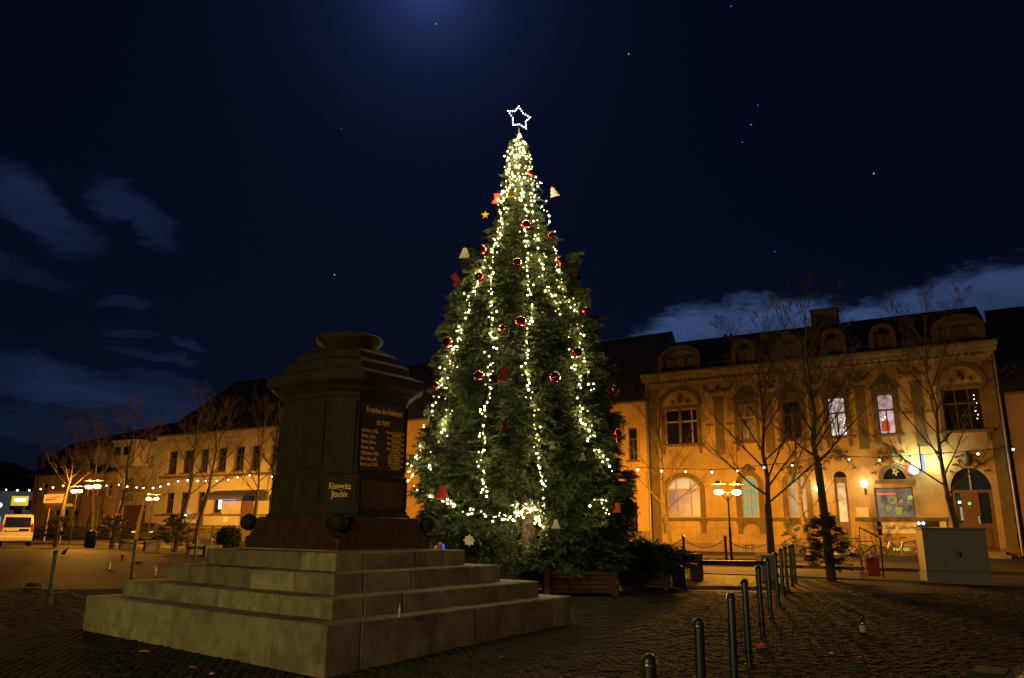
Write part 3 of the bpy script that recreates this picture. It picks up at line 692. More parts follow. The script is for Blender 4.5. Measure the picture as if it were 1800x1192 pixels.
for k in ('g1','g2','g3'):
    a,b,c,d,h = gl[k]; A_ = arc_pts((a+b)/2, d-h, (b-a)/2+.01, h+.01, 0, PI, 14); B_ = arc_pts((a+b)/2, d-h, (b-a)/2+.28, h+.26, 0, PI, 14); mb = MB()
    for i in range(14): mb.plate([A_[i],B_[i],B_[i+1],A_[i+1]],-.07,.0)
    mb.box(a-.28,a-.01,-.06,.01,c+.02,d-h).box(b+.01,b+.28,-.06,.01,c+.02,d-h)
    if k != 'g1': mb.sphere(((a+b)/2,-.06,d+.45),.2,10,8).sphere(((a+b)/2-.3,-.05,d+.32),.13,8,6).sphere(((a+b)/2+.3,-.05,d+.32),.13,8,6)
    obj('arch_surround', mb, M['trim'], H)
def relief(cx, cz, w, h, seed):                       # rococo cartouche of scrolls
    r = random.Random(seed)
    for sx in (-1,1):
        mb = MB()
        for (x0,z0,R_,a0,a1) in ((.28,.1,.22,-1,3.6),(.55,-.15,.2,.2,4.2),(.15,.42,.15,-1.2,3.1),(.75,-.5,.16,0,4),(.42,.32,.12,-.5,3.9)):
            pts = [Vector((cx+sx*(x0*w+R_*w*.6*(1-i*.06)*math.cos(a0+(a1-a0)*i/9)), -.08-.02*math.sin(i), cz+z0*h+R_*h*.6*(1-i*.06)*math.sin(a0+(a1-a0)*i/9))) for i in range(10)]
            mb.path(pts, [.055-.003*i for i in range(10)], 5)
        obj('relief_scroll', mb, M['trim'], H)
    return obj('relief_shield', MB().sphere((cx,-.08,cz+.15*h),.2,10,8,1.6).tube((cx,-.07,cz+.3*h),(cx,-.07,cz+.66*h),.1,.05,8), M['trim'], H)
relief((dr[0]+dr[1])/2, gt+.75, 1.0, 1.1, 1); relief((sf[0]+sf[1])/2, sf[3]+.35, 1.25, 1.3, 2)
relief((d2[0]+d2[1])/2, d2[3]+.25, 1.0, .9, 3)
# shop door
D1 = obj('door', MB().box(dr[0]+.06,dr[1]-.06,.14,.2,.32,zband-.2).box(dr[0],dr[0]+.1,.12,.22,.32,dr[3]-dr[4]).box(dr[1]-.1,dr[1],.12,.22,.32,dr[3]-dr[4]).box(dr[0]+.1,dr[1]-.1,.12,.22,dr[3]-dr[4]-.28,dr[3]-dr[4]), M['door'], H)
obj('pane', MB().box(dr[0]+.12,dr[1]-.12,.15,.18,zband-.2,dr[3]-dr[4]-.3), M['doorlit'], D1)
A_ = arc_pts((dr[0]+dr[1])/2, dr[3]-dr[4], dr[4]-.02, dr[4]-.02, 0, PI, 10); obj('fanlight', MB().add([(x,.17,z) for x,z in A_],[tuple(range(11))]), M['glass'], D1)
obj('door_panel', MB().bbox(dr[0]+.2,dr[1]-.2,.10,.14,.5,zband-.5,.02), M['door'], D1)
obj('door_garland', MB().box(dr[1]-.5,dr[1]-.2,.12,.14,dr[3]-dr[4]-.55,dr[3]-dr[4]-.45), M['shopred'], D1)
obj('door_step', MB().box(dr[0]-.25,dr[1]+.25,-.7,.2,0,.16).box(dr[0]-.1,dr[1]+.1,-.38,.2,.16,.318), M['kerb'], H)
# shop window with neon, printed film and the advertising board under it
a,b,c,d,h = sh; wS = window(H, sh, 1, 1.0, 'shop', 'frame', False, fw=.06, y=.05)
t1 = obj('neon_strip', MB().box(a+.12,a+.12+(b-a)*.48,.03,.045,d-.36,d-.28), M['shopred'], wS)
def wtext(txt, size, x, y, z, m, parent, sx=1, align='CENTER', ex=.003, name='lettering'):
    q = obj(name, text_mesh(txt, size, sx, ex, align), M[m] if isinstance(m,str) else m, parent); q.matrix_local = Matrix.Translation((x,y,z)) @ UPRIGHT; return q
M['film'] = mat('window_film', (.10,.10,.16), .6); M['filmy'] = emit('film_yellow', (.42,.42,.04), .55); M['filmr'] = emit('film_red', (.75,.16,.04), .6)
wtext('P', .52, a+.38, .04, d-.62, 'film', wS); wtext('O', .55, a+.82, .04, d-.66, 'filmy', wS); wtext('K', .5, a+1.2, .04, d-.62, 'film', wS); wtext('E', .5, a+1.62, .04, d-.66, 'filmy', wS); wtext('R', .5, a+1.98, .04, d-.66, 'filmy', wS)
wtext('P', .5, a+.62, .04, d-1.12, 'filmy', wS); wtext('OINT', .5, a+1.6, .04, d-1.1, 'film', wS, 1.0)
obj('red_spot', MB().sphere((a+1.22,.03,d-.75),.12,12,8), M['filmr'], wS); obj('yellow_lamp', MB().sphere((b-.14,-.04,d-.52),.11,12,8), M['shopgreen'], wS)
obj('notice', MB().box(a+.93,a+1.22,.03,.042,d-1.38,d-1.0), M['filmy'], wS)
zb1 = fp(1575,938)[1]
bd = obj('shop_board', MB().box(a+.2,b+.0,-.10,-.02,zb1,zband-.2), M['offwhite'], H); wtext('Spiel  Spaß  Unterhaltung', .27, (a+b)/2+.12, -.106, (zb1+zband-.2)/2+.02, 'film', bd, .92)
obj('shop_blind_side', MB().box(a-.02,a+.17,-.10,.02,zb1-.1,zband-.18), M['glass'], H)
o = sf; A_ = arc_pts((o[0]+o[1])/2, o[2]+.02, (o[1]-o[0])/2, o[4], 0, PI, 12); obj('fanlight', MB().add([(x,.12,z) for x,z in A_],[tuple(range(13))]), M['glass'], H)
mb = MB(); B_ = arc_pts((o[0]+o[1])/2, o[2]+.02, (o[1]-o[0])/2+.22, o[4]+.22, 0, PI, 12)
for i in range(12): mb.plate([A_[i],B_[i],B_[i+1],A_[i+1]],-.09,.0)
mb.box(o[0]-.4,o[1]+.4,-.14,.01,o[2]-.2,o[2]-.02); obj('arch_surround', mb, M['trim'], H)
obj('window_star', MB().path([Vector((o[0]+.62+.17*math.cos(t_),.08,o[2]+.42+.22*math.sin(t_))) for t_ in (1.2,3.7,6.2,2.4,4.9,1.2)], .018, 5), M['shopgreen'], H)
obj('menu_frame', MB().box(dr[1]+.33,dr[1]+.95,-.05,.0,zband+.06,zband+.55).box(dr[1]+.38,dr[1]+.9,-.06,-.045,zband+.1,zband+.5), M['offwhite'], H)
# double entrance door
a,b,c,d,h = d2; DD = obj('double_door', MB().box(a,a+.16,.08,.2,c,d-h).box(b-.16,b,.08,.2,c,d-h).box(a+.16,b-.16,.08,.2,d-h-.15,d-h).box((a+b)/2-.5,(a+b)/2+.28,.10,.2,c,d-h-.15).box(a+.16,b-.16,.13,.2,c,zband-.25), M['door'], H)
A_ = arc_pts((a+b)/2, d-h, (b-a)/2, h, 0, PI, 14); obj('fanlight', MB().add([(x,.17,z) for x,z in A_],[tuple(range(15))]), M['bglass'], DD); obj('glazing_bar', MB().box((a+b)/2-.03,(a+b)/2+.03,.12,.18,d-h,d-.02), M['wframe'], DD)
obj('pane', MB().box(a+.18,(a+b)/2-.52,.15,.18,zband-.25,d-h-.17), M['bglass'], DD); obj('pane', MB().box((a+b)/2+.3,b-.18,.15,.18,zband-.25,d-h-.17), M['bglass'], DD)
obj('lit_poster', MB().box(a+.3,a+.85,.135,.148,zband-.1,zband+.55), M['doorlit'], DD); obj('green_lamp', MB().sphere((a+.75,.13,zband+.72),.085,10,6), M['greenled'], DD); obj('white_lamp', MB().sphere((a+.32,.13,zband+.78),.06,10,6), M['walllamp'], DD)
obj('panel_moulding', MB().bbox((a+b)/2+.35,b-.25,.10,.13,c+.2,zband-.45,.02).bbox(a+.25,(a+b)/2-.6,.10,.13,c+.2,zband-.45,.02), M['door'], DD); obj('handle', MB().box((a+b)/2+.16,(a+b)/2+.22,.04,.10,zband-.25,zband+.1), M['silver'], DD)
obj('entrance_steps', MB().box(a-.4,b+.4,-1.0,.2,0,.15).box(a-.2,b+.2,-.6,.2,.15,.298), M['kerb'], H)
for i,bb in enumerate(bas+[bas3]):
    w = obj('basement_window', MB().box(bb[0],bb[1],.02,.08,bb[3]-.06,bb[3]).box(bb[0],bb[0]+.05,.02,.08,bb[2],bb[3]).box(bb[1]-.05,bb[1],.02,.08,bb[2],bb[3]).box((bb[0]+bb[1])/2-.03,(bb[0]+bb[1])/2+.03,.02,.08,bb[2],bb[3]), M['wframe'], H)
    obj('pane', MB().box(bb[0],bb[1],.1,.12,bb[2],bb[3]), M['litter_lit'] if i == 2 else M['curtain'], w)
bx = O(S0,1613,914,1650,926); obj('letter_slot_panel', MB().box(bx[0],bx[1],-.09,.0,bx[2],bx[3]), M['black'], H)
for px_ in (1615.5,1623.5):
    s_,z_ = fp(px_,920); obj('white_light', MB().sphere((s_-S0,-.13,z_),.075,10,6), M['signwhite'], H)
bx = O(S0,1652,917,1665,928); obj('meter_box', MB().bbox(bx[0],bx[1],-.1,.0,bx[2],bx[3],.01), M['offwhite'], H)
# mansard roof
RZ = fp(1430,573,-2.2)[1]
mb = MB().loft([[(-.25,-.45,zc+.03),(LEN+.25,-.45,zc+.03),(LEN+.25,11,zc+.03),(-.25,11,zc+.03)],[(.3,2.2,RZ),(LEN-.3,2.2,RZ),(LEN-.3,9,RZ),(.3,9,RZ)],[(.6,5.5,RZ+.35),(LEN-.6,5.5,RZ+.35),(LEN-.6,5.7,RZ+.35),(.6,5.7,RZ+.35)]])
roof = obj('mansard_roof', mb, M['slate'], H)
def dormer(px0, px1, pyt, pyb, wide=False):
    a, zt = fp(px0,pyt,.15); b,_ = fp(px1,pyt,.15); zt = fp((px0+px1)/2,pyt,.15)[1]; zb = fp((px0+px1)/2,pyb,.15)[1]; a -= S0; b -= S0; cx = (a+b)/2; rx = (b-a)/2
    r_ = rx if not wide else (zt-zb)*.42; sp = zt-r_
    n_ = 14; O_ = [(b,zb)]+arc_pts(cx,sp,rx,r_,0,PI,n_)+[(a,zb)]
    k = .26 if not wide else .3
    I_ = [(b-k,zb)]+arc_pts(cx,sp,rx-k,r_-k,0,PI,n_)+[(a+k,zb)]
    mb = MB()
    for i in range(len(O_)-1): mb.plate([I_[i],O_[i],O_[i+1],I_[i+1]],-.22,.05)
    dm = obj('dormer', mb, M['trim'], H)
    mb = MB(); 
    for i in range(len(O_)-1):
        p, q = O_[i], O_[i+1]; mb.add([(p[0],-.1,p[1]),(q[0],-.1,q[1]),(q[0],3.0,q[1]),(p[0],3.0,p[1])], [(0,1,2,3)])
    obj('dormer_roof', mb, M['slate'], dm)
    nb = 3 if wide else 2; mb = MB()
    for i in range(nb+1):
        x = a+k+(b-a-2*k)*i/nb; mb.box(x-.05,x+.05,-.12,-.02,zb,sp+.1)
    mb.box(a+k,b-k,-.13,-.02,sp-.03,sp+.08); obj('dormer_frame', mb, M['frame'], dm)
    obj('pane', MB().add([(x,-.04,z) for x,z in I_[::-1]], [tuple(range(len(I_)))]), M['curtain'] if wide else M['glass'], dm)
    if not wide: obj('curtain', MB().box(a+k,b-k,-.06,-.045,zb,sp-.05), M['curtain'], dm)
dormer(1156,1230,607,660,True); dormer(1284,1327,596,646); dormer(1364,1407,588,637); dormer(1440,1484,577,628); dormer(1524,1572,569,620); dormer(1633,1728,553,606,True)
s_,zt = fp(1450,548,-5); obj('chimney', MB().box(fp(1427,560,-5)[0]-S0,fp(1474,560,-5)[0]-S0,4.6,5.4,RZ-.5,zt).box(fp(1425,560,-5)[0]-S0,fp(1476,560,-5)[0]-S0,4.52,5.48,zt,zt+.12), M['plinth'], roof)
for px_ in (1275,1285,1588): s_,zt = fp(px_,585-(px_-1275)*.105,-4); obj('vent_pipe', MB().tube((s_-S0,4,RZ-.4),(s_-S0,4,zt-.1),.09), M['zinc'], roof)
obj('snow_guard', MB().path([Vector((.3,-.1,zc+.5)),Vector((LEN-.3,-.1,zc+.5))],.03,5), M['zinc'], roof)
for s_ in (-.12, LEN+.12): obj('downpipe', MB().tube((s_,-.14,.1),(s_,-.14,zc-.45),.07,n=10), M['zinc'], H, smooth=True)
# lamps and sign on the front: they hang on the house, each a thing of its own
def wall_lamp(px, py, label):
    s_, z_ = fp(px,py,.3); t_ = thing('wall_lamp', label, 'lamp', row(s_,0,z_), YAW, 'globe lamps beside the shop door')
    obj('arm', MB().path([Vector((0,0,-.45)),Vector((0,-.2,-.42)),Vector((0,-.26,-.25))],.02,6).box(-.06,.06,-.02,.0,-.6,-.3), M['black'], t_)
    gm = obj('globe', MB().sphere((0,-.26,-.05),.17,16,10), M['walllamp'], t_, smooth=True)
    L = bpy.data.lights.new('wall_lamp_light','POINT'); L.energy = 50; L.color = (1,.62,.26); L.shadow_soft_size = .18; lo = bpy.data.objects.new('wall_lamp_light',L); COL.objects.link(lo); lo.location = (0,-.48,0); lo.parent = t_
    return t_
wall_lamp(1437,857,'glowing globe wall lamp left of the shop door'); wall_lamp(1519,849,'glowing globe wall lamp between shop door and shop window')
s_, z_ = fp(1622,812,1.0); sg = thing('projecting_sign', 'white and blue backlit sign projecting from the house above the shop window', 'sign', row(s_,0,z_), YAW)
obj('sign_box', MB().bbox(-.09,.09,-1.15,-.55,-.42,.42,.02), M['signblue'], sg); obj('sign_bracket', MB().tube((0,0,.3),(0,-.6,.3),.02).tube((0,0,-.3),(0,-.6,-.3),.02), M['black'], sg); obj('sign_edge', MB().box(-.10,-.04,-1.2,-1.152,-.5,.9), M['black'], sg)
s2,z2 = fp(1603,824,.05); ls = thing('round_lit_sign','small white lit disc with a red rim on the front wall','sign', row(s2,0,z2), YAW)
obj('disc', MB().plate(arc_pts(.08,-.05,.24,.24,0,2*PI-.3,14),-.16,-.02), M['signwhite'], ls); obj('red_rim', MB().plate([(-.28,-.3),(.0,-.3),(-.1,.3),(.1,.42),(-.25,.4)],-.12,-.01), M['red'], ls)
for dx, e in ((-.6,240),(.55,200)):
    L = bpy.data.lights.new('sign_light','POINT'); L.energy = e*.34; L.color = (.88,1,.52); L.shadow_soft_size = .12; lo = bpy.data.objects.new('sign_light',L); COL.objects.link(lo); lo.location = (dx,-.55,.1); lo.parent = sg

# ---- plain house with the tiled roof in the middle
s0 = fp(640,800)[0]; s1 = S0-.12; L2 = s1-s0; ez = (fp(735,737)[1]+fp(1130,709.5)[1])/2
Hm = house('plain_house', 'long plain orange-lit house with tiled roof behind the christmas tree', s0)
mops = [O(s0,1104,752,1121,809), O(s0,1106,882,1122,940), O(s0,730,770,741,783)]
for px_ in (1060,1015,970,925,880,835,790): mops += [O(s0,px_-8,752+(1104-px_)*.06,px_+9,809+(1104-px_)*.03), O(s0,px_-8,868,px_+9,915)]
obj('wall', facade(0,L2,0,ez,mops,.2), M['ochre'], Hm); body(Hm,0,L2,0,ez,10,M['ochre'])
for i,o in enumerate(mops): window(Hm, o, 2, .65, 'curtain' if i == 2 else 'glass', 'wframe' if i == 2 else 'frame', True)
rz = fp(1140,588,-5)[1]
rf = obj('roof', MB().add([(-.2,-.35,ez),(L2+.1,-.35,ez),(L2+.1,5,rz),(-.2,5,rz),(-.2,10.3,ez),(L2+.1,10.3,ez)],[(0,1,2,3),(3,2,5,4),(0,3,4),(1,5,2)]), M['tile'], Hm)
tiles = MB(); nc = 34
for k in range(nc):
    t0 = k/nc; y0 = -.35+5.35*t0; z0 = ez+(rz-ez)*t0; y1 = -.35+5.35*(t0+1/nc); z1 = ez+(rz-ez)*(t0+1/nc)
    tiles.add([(-.2,y0-.03,z0+.045),(L2+.1,y0-.03,z0+.045),(L2+.1,y1,z1+.012),(-.2,y1,z1+.012),(-.2,y0-.03,z0+.0),(L2+.1,y0-.03,z0+.0)],[(0,1,2,3),(4,5,1,0)])
obj('tile_courses', tiles, M['tile'], rf, kind='stuff')
obj('gutter', MB().box(-.2,L2,-.5,-.36,ez-.06,ez+.05), M['zinc'], Hm); obj('plinth', MB().box(0,L2,-.05,.0,0,1.1), M['plinth'], Hm)
# ---- house at the right edge
s0 = S1+.3; Hr = house('right_house', 'pinkish house with dark roof at the right edge beyond the ornate house', s0); ez2 = fp(1775,692)[1]
obj('wall', facade(0,14,0,ez2,[(1.6,2.7,1.9,3.7,0),(4.2,5.3,1.9,3.7,0)],.2), M['pinkish'], Hr); body(Hr,0,14,0,ez2,10,M['pinkish'])
for o in ((1.6,2.7,1.9,3.7,0),(4.2,5.3,1.9,3.7,0)): window(Hr, o, 2, .65, 'glass','wframe',True)
rz2 = fp(1775,541,-5)[1]; obj('roof', MB().add([(-.2,-.4,ez2),(14,-.4,ez2),(14,5,rz2),(-.2,5,rz2),(-.2,10.3,ez2),(14,10.3,ez2)],[(0,1,2,3),(3,2,5,4),(0,3,4)]), M['slate'], Hr); obj('plinth', MB().box(0,14,-.05,0,0,1.0), M['plinth'], Hr)
obj('eaves_board', MB().box(0,14,-.4,-.34,ez2-.1,ez2+.02), M['trim'], Hr)
# ---- inn on the left
s0 = fp(279,850)[0]; s1 = fp(625,850)[0]; L3 = s1-s0; Hi = house('inn', 'pale two-storey inn with a lit name board and hipped roof', s0)
ezi = (fp(280,770)[1]+fp(494,755)[1])/2
up = [O(s0,a_,789-(a_-297)*.035,b_,831-(a_-297)*.03) for a_,b_ in ((297,309),(323,336),(353,364),(383.5,396),(414,427),(443,456),(477,490),(510,523),(545,558))]
lo_ = [O(s0,a_,865,b_,902) for a_,b_ in ((293,303),(318,328),(348,357),(376,388))]
zt = sum(o[3] for o in up)/len(up); zb = sum(o[2] for o in up)/len(up)
for o in up: o[2] = zb; o[3] = zt
zt = sum(o[3] for o in lo_)/len(lo_); zb = sum(o[2] for o in lo_)/len(lo_)
for o in lo_: o[2] = zb; o[3] = zt
dI = O(s0,425,872,442,935)
obj('wall', facade(0,L3,0,ezi,up+lo_+[dI],.3), M['pale'], Hi); body(Hi,0,L3,0,ezi,11,M['pale'])
for o in up: window(Hi, o, 2, .65, 'glass', 'frame', True, y=.2)
for i,o in enumerate(lo_): window(Hi, o, 2, .65, 'glass', 'frame', True, y=.18)
o = lo_[3]; obj('lit_pane', MB().box((o[0]+o[1])/2,o[1]-.1,.15,.165,o[2]+.35,o[3]-.2), M['signwhite'], Hi)
obj('door', MB().box(dI[0],dI[1],.15,.2,dI[2],dI[3]), M['door'], Hi)
zb_ = fp(380,836)[1]; obj('string_course', MB().box(0,L3,-.08,.0,zb_-.12,zb_+.12).box(0,L3,-.10,.0,fp(340,904)[1]-.15,fp(340,904)[1]).box(0,L3,-.12,.0,fp(340,924)[1]-.1,fp(340,924)[1]+.05), M['trim'], Hi)
for k in range(3): obj('plinth_course', MB().box(0,L3,-.09-.02*k,.0,fp(340,924)[1]-.55-.42*k,fp(340,924)[1]-.16-.42*k), M['trim'], Hi)
obj('eaves', MB().box(-.3,L3+.3,-.5,.0,ezi-.45,ezi-.02).box(-.35,L3+.35,-.62,.0,ezi-.02,ezi+.14), M['pale'], Hi); obj('gutter', MB().box(-.4,L3+.4,-.75,-.62,ezi+.05,ezi+.2), M['zinc'], Hi)
rzi = fp(470,669,-7)[1]; obj('roof', MB().add([(-.4,-.6,ezi+.15),(L3+.4,-.6,ezi+.15),(L3+.4,13,ezi+.15),(-.4,13,ezi+.15),(fp(450,669,-6)[0]-s0-3,6,rzi),(L3-4,6,rzi)],[(0,1,5,4),(1,2,5),(2,3,4,5),(3,0,4)]), M['slate'], Hi)
bo_ = O(s0,303,908,357,922); bI = obj('name_board', MB().bbox(bo_[0],bo_[1],-.2,-.12,bo_[2],bo_[3],.02), mat('board_green',(.10,.12,.08),.6), Hi)
wtext('Gasthaus "Zur Linde"', .62, (bo_[0]+bo_[1])/2, -.21, (bo_[2]+bo_[3])/2-.03, 'offwhite', bI, .60)
obj('board_lamp', MB().box((bo_[0]+bo_[1])/2-.35,(bo_[0]+bo_[1])/2+.2,-.4,-.28,bo_[3]+.06,bo_[3]+.16), M['signwhite'], Hi)
aw = O(s0,393,862,462,880); mbA = MB()
for k in range(8):
    t0, t1_ = PI/2*k/8, PI/2*(k+1)/8; y0,z0 = -2.2*math.sin(t0), aw[3]-(aw[3]-aw[2])*(1-math.cos(t0)); y1,z1 = -2.2*math.sin(t1_), aw[3]-(aw[3]-aw[2])*(1-math.cos(t1_))
    mbA.add([(aw[0],y0,z0),(aw[1],y0,z0),(aw[1],y1,z1),(aw[0],y1,z1)],[(0,3,2,1)])
obj('awning', mbA, mat('awning_cloth',(.05,.05,.10),.6), Hi); obj('awning_glow', MB().box(aw[0]+.02,aw[0]+(aw[1]-aw[0])*.45,-.5,-.45,aw[2]+.05,aw[3]-.3), M['signblue'], Hi); M['signblue'].node_tree.nodes['Principled BSDF'].inputs['Emission Strength'].default_value = 1.4
nb = O(s0,395,909,402,918); obj('menu_case', MB().box(nb[0],nb[1],-.1,.0,nb[2],nb[3]), M['offwhite'], Hi)
# ---- grey house with a bay between inn and yellow house
s0g = fp(207,850)[0]; s1g = fp(278,850)[0]-.15; Hg = house('grey_house', 'grey house with a projecting bay and dark gateway left of the inn', s0g); Lg = s1g-s0g; eg = fp(240,778)[1]
ga = O(s0g,214,888,250,950); ga[2] = 0
gops = [O(s0g,219,840,233,862), O(s0g,244,840,254,862), O(s0g,219,866,233,878), O(s0g,258,800,268,820)]
obj('wall', facade(0,Lg,0,eg,gops+[ga],.3), M['grey'], Hg); body(Hg,0,Lg,0,eg,9,M['grey'])
for i,o in enumerate(gops): window(Hg, o, 2, .6, 'curtain', 'wframe', True)
obj('gate', MB().box(ga[0],ga[1],.25,.3,0,ga[3]), M['door'], Hg)
by = O(s0g,217,779,262,822); bb = obj('bay', MB().loft([[(by[0]+.5,-1.3,by[2]),(by[1]-.5,-1.3,by[2]),(by[1],0,by[2]),(by[0],0,by[2])],[(by[0]+.5,-1.3,by[3]),(by[1]-.5,-1.3,by[3]),(by[1],0,by[3]),(by[0],0,by[3])]]), M['grey'], Hg)
for k in range(2):
    xa = by[0]+.75+k*(by[1]-by[0]-1.4)/2; obj('bay_window', MB().box(xa,xa+1.1,-1.34,-1.305,by[2]+1.1,by[3]-.5), M['glass'], bb)
obj('bay_cap', MB().box(by[0]+.3,by[1]-.3,-1.5,0,by[3],by[3]+.15), M['pale'], bb)
obj('roof', MB().add([(-.2,-.4,eg),(Lg+.2,-.4,eg),(Lg+.2,5,fp(290,742,-5)[1]),(-.2,5,fp(230,752,-5)[1]),(-.2,10,eg),(Lg+.2,10,eg)],[(0,1,2,3),(3,2,5,4),(0,3,4),(1,5,2)]), M['slate'], Hg)
# ---- long yellow house further left
s0y = fp(56,880)[0]; s1y = s0g-.1; Ly = s1y-s0y; Hy = house('yellow_house', 'long low yellow house at the far left end of the row', s0y); ey = (fp(60,838)[1]+fp(205,829)[1])/2
yops = [O(s0y,a_,896,a_+5.5,923) for a_ in (97,112,128,156,173)]+[O(s0y,a_,850,a_+5.5,872) for a_ in (76,128,156,173,190)]
for o in yops: pass
obj('wall', facade(0,Ly,0,ey,yops,.25), M['yellowp'], Hy); body(Hy,0,Ly,0,ey,10,M['yellowp'])
for o in yops: window(Hy, o, 2, .6, 'glass', 'wframe', True, sillmat='pale')
ry = fp(165,766,-5)[1]; ry0 = fp(118,782,-5)[1]; xr = fp(120,782,-5)[0]-s0y
rY = obj('roof', MB().add([(-.3,-.5,ey),(Ly,-.5,ey),(Ly,5,ry+.6),(xr,5,ry0),(-.3,10,ey),(Ly,10,ey)],[(0,1,2,3),(3,2,5,4),(0,3,4),(1,5,2)]), M['tile'], Hy)
for px_ in (80,98,115,136):
    s_,z_ = fp(px_,826,-1); s_ -= s0y; obj('roof_dormer', MB().box(s_-.35,s_+.35,.3,3,ey+.2,ey+1.9).box(s_-.5,s_+.5,.15,3,ey+1.9,ey+2.05), M['tile'], rY)
pd = O(s0y,170,787,209,815); obj('dormer_front', MB().box(pd[0],pd[1],-.1,3,pd[2],pd[3]), M['grey'], rY)
obj('plinth', MB().box(-.05,Ly,-.08,0,0,1.0), M['plinth'], Hy); obj('gutter', MB().box(-.3,Ly,-.6,-.48,ey-.08,ey+.06), M['zinc'], Hy)
for px_ in (66,145,183): s_ = fp(px_,880)[0]-s0y; obj('downpipe', MB().tube((s_,-.12,.1),(s_,-.12,ey-.1),.08), M['frame'], Hy)
lb = O(s0y,83,869,115,884); lt = thing('lit_shop_sign', 'orange backlit shop sign on the yellow house front', 'sign', row(s0y+lb[0],.0,lb[2]), YAW)
w_,h_ = lb[1]-lb[0], lb[3]-lb[2]; obj('sign_box', MB().bbox(0,w_,-.3,-.02,0,h_,.03), M['signorange'], lt); obj('red_band', MB().plate([(w_*.12,h_*.28),(w_*.72,h_*.28),(w_*.62,h_*.42),(w_*.12,h_*.50)],-.32,-.305).plate([(w_*.15,h_*.58),(w_*.5,h_*.50),(w_*.85,h_*.66),(w_*.85,h_*.76),(w_*.45,h_*.62)],-.32,-.305), M['signred'], lt)
# far street end at the left
fb = thing('far_building', 'distant white-lit shop building at the far left edge', 'house', at_y(-20,930,150)); fb.location.z = -.2
obj('wall', MB().box(-14,9.5,0,8,0,7.5), M['shopfar'], fb); obj('roof', MB().add([(-14.5,-.5,7.5),(10,-.5,7.5),(10,4,9.5),(-14.5,4,9.5),(-14.5,8.5,7.5),(10,8.5,7.5)],[(0,1,2,3),(3,2,5,4),(0,3,4),(1,5,2)]), M['slate'], fb)
for k in range(7): obj('shop_window', MB().box(-12+k*3,-10+k*3,-.06,-.01,.6,2.7), M['shopfarlit'] if k in (2,4,5) else M['glass'], fb)
for k in range(7): obj('window', MB().box(-11.6+k*3,-10.4+k*3,-.06,-.01,4,5.7), M['glass'], fb)
L = bpy.data.lights.new('added_far_light','POINT'); L.energy = 260; L.color = (.8,.9,1); L.shadow_soft_size = .3; lo = bpy.data.objects.new('added_far_light',L); COL.objects.link(lo); lo.location = (4,-9,5); lo.parent = fb  # added point light with no lamp around it, brightens the far shop front
ys = thing('yellow_sign_panel', 'bright yellow advertising panel on a post behind the van', 'sign', at_y(31,905,60)); ys.location.z = 0
zz0 = at_y(31,889,60).z; zz1 = at_y(31,872,60).z
obj('panel', MB().bbox(-.62,.62,-.08,.08,zz0,zz1,.02), M['signyellow'], ys); obj('lit_band', MB().box(-.35,.5,-.1,-.085,zz0+.3,zz0+.55), M['signwhite'], ys); obj('post', MB().box(-.3,.3,-.06,.06,0,zz0), M['black'], ys)
p = at_y(0,888,70); fl = thing('white_street_light','white glaring street light at the left edge','lamp',(p.x,p.y,0)); obj('pole', MB().tube((0,0,0),(0,0,p.z),.06), M['black'], fl); obj('lantern', MB().sphere((0,-.1,p.z),.22,10,8), M['signwhite'], fl)
for i in range(5):
    x_ = -150+i*26; hl = MB().sphere((x_,170+9*i,-6),26,20,10,.85)
    if i == 0: hm = hl
    else: hm.add(hl.v, hl.f)
obj('hill', hm, M['hill'], kind='structure', smooth=True)

# ------------------------------------------------------------------ street lamps
def street_lamp_meshes(hh):
    post = MB().tube((0,0,0),(0,0,hh*.42),.065,.06,10).tube((0,0,hh*.42),(0,0,hh-.45),.042,.036,10).lathe([(.09,0),(.09,.1),(.07,.14)],10)
    arm = MB().path([Vector((-.40,0,hh-.42)),Vector((.40,0,hh-.42))],.02,6).path([Vector((-.36,0,hh-.42)),Vector((0,0,hh-.75))],.016,6).path([Vector((.36,0,hh-.42)),Vector((0,0,hh-.75))],.016,6).tube((0,0,hh-.8),(0,0,hh-.4),.055)
    return post, arm
def street_lamp(px, base_y, head_y, label, rz=0, Y=None, E=1500, group='twin-headed street lamps'):
    p = on_ground(px, base_y) if Y is None else at_y(px, base_y, Y); z0 = p.z if Y is None else 0
    hh = at_y(px, head_y, p.y).z-z0+.22
    t_ = thing('street_lamp', label, 'street lamp', (p.x,p.y,z0), rz, group); post, arm = street_lamp_meshes(hh)
    obj('post', post, M['brownpost'], t_, smooth=True); obj('cross_arm', arm, M['brownpost'], t_)
    for sx in (-1,1):
        x = sx*.40; hd = obj('lamp_head', MB().lathe([(.05,hh-.42),(.09,hh-.38),(.09,hh-.36)],12,(x,0,0)), M['brownpost'], t_)
        obj('globe', MB().lathe([(.08,hh-.50),(.17,hh-.45),(.19,hh-.34),(.13,hh-.31)],14,(x,0,0)), M['sodium'], hd, smooth=True)
        obj('lamp_shade', MB().lathe([(.30,hh-.065),(.31,hh-.05),(.12,hh-.01),(.10,hh+.06),(.03,hh+.07)],16,(x,0,0)), M['brownpost'], hd, smooth=True)
        L = bpy.data.lights.new('sodium_light','POINT'); L.energy = E; L.color = (1,.40,.038); L.shadow_soft_size = .05
        lo = bpy.data.objects.new('sodium_light',L); COL.objects.link(lo); lo.location = (x,0,hh-.165); lo.parent = hd
    return t_
street_lamp(1286,985,858,'twin-headed street lamp in front of the ornate house', R(10), Y=33, E=3000)
street_lamp(149,962,850,'front left street lamp, tallest and brightest of the three at left', R(-30), E=1300)
street_lamp(122,954,859,'street lamp just behind the brightest one at left', R(-35), E=1500)
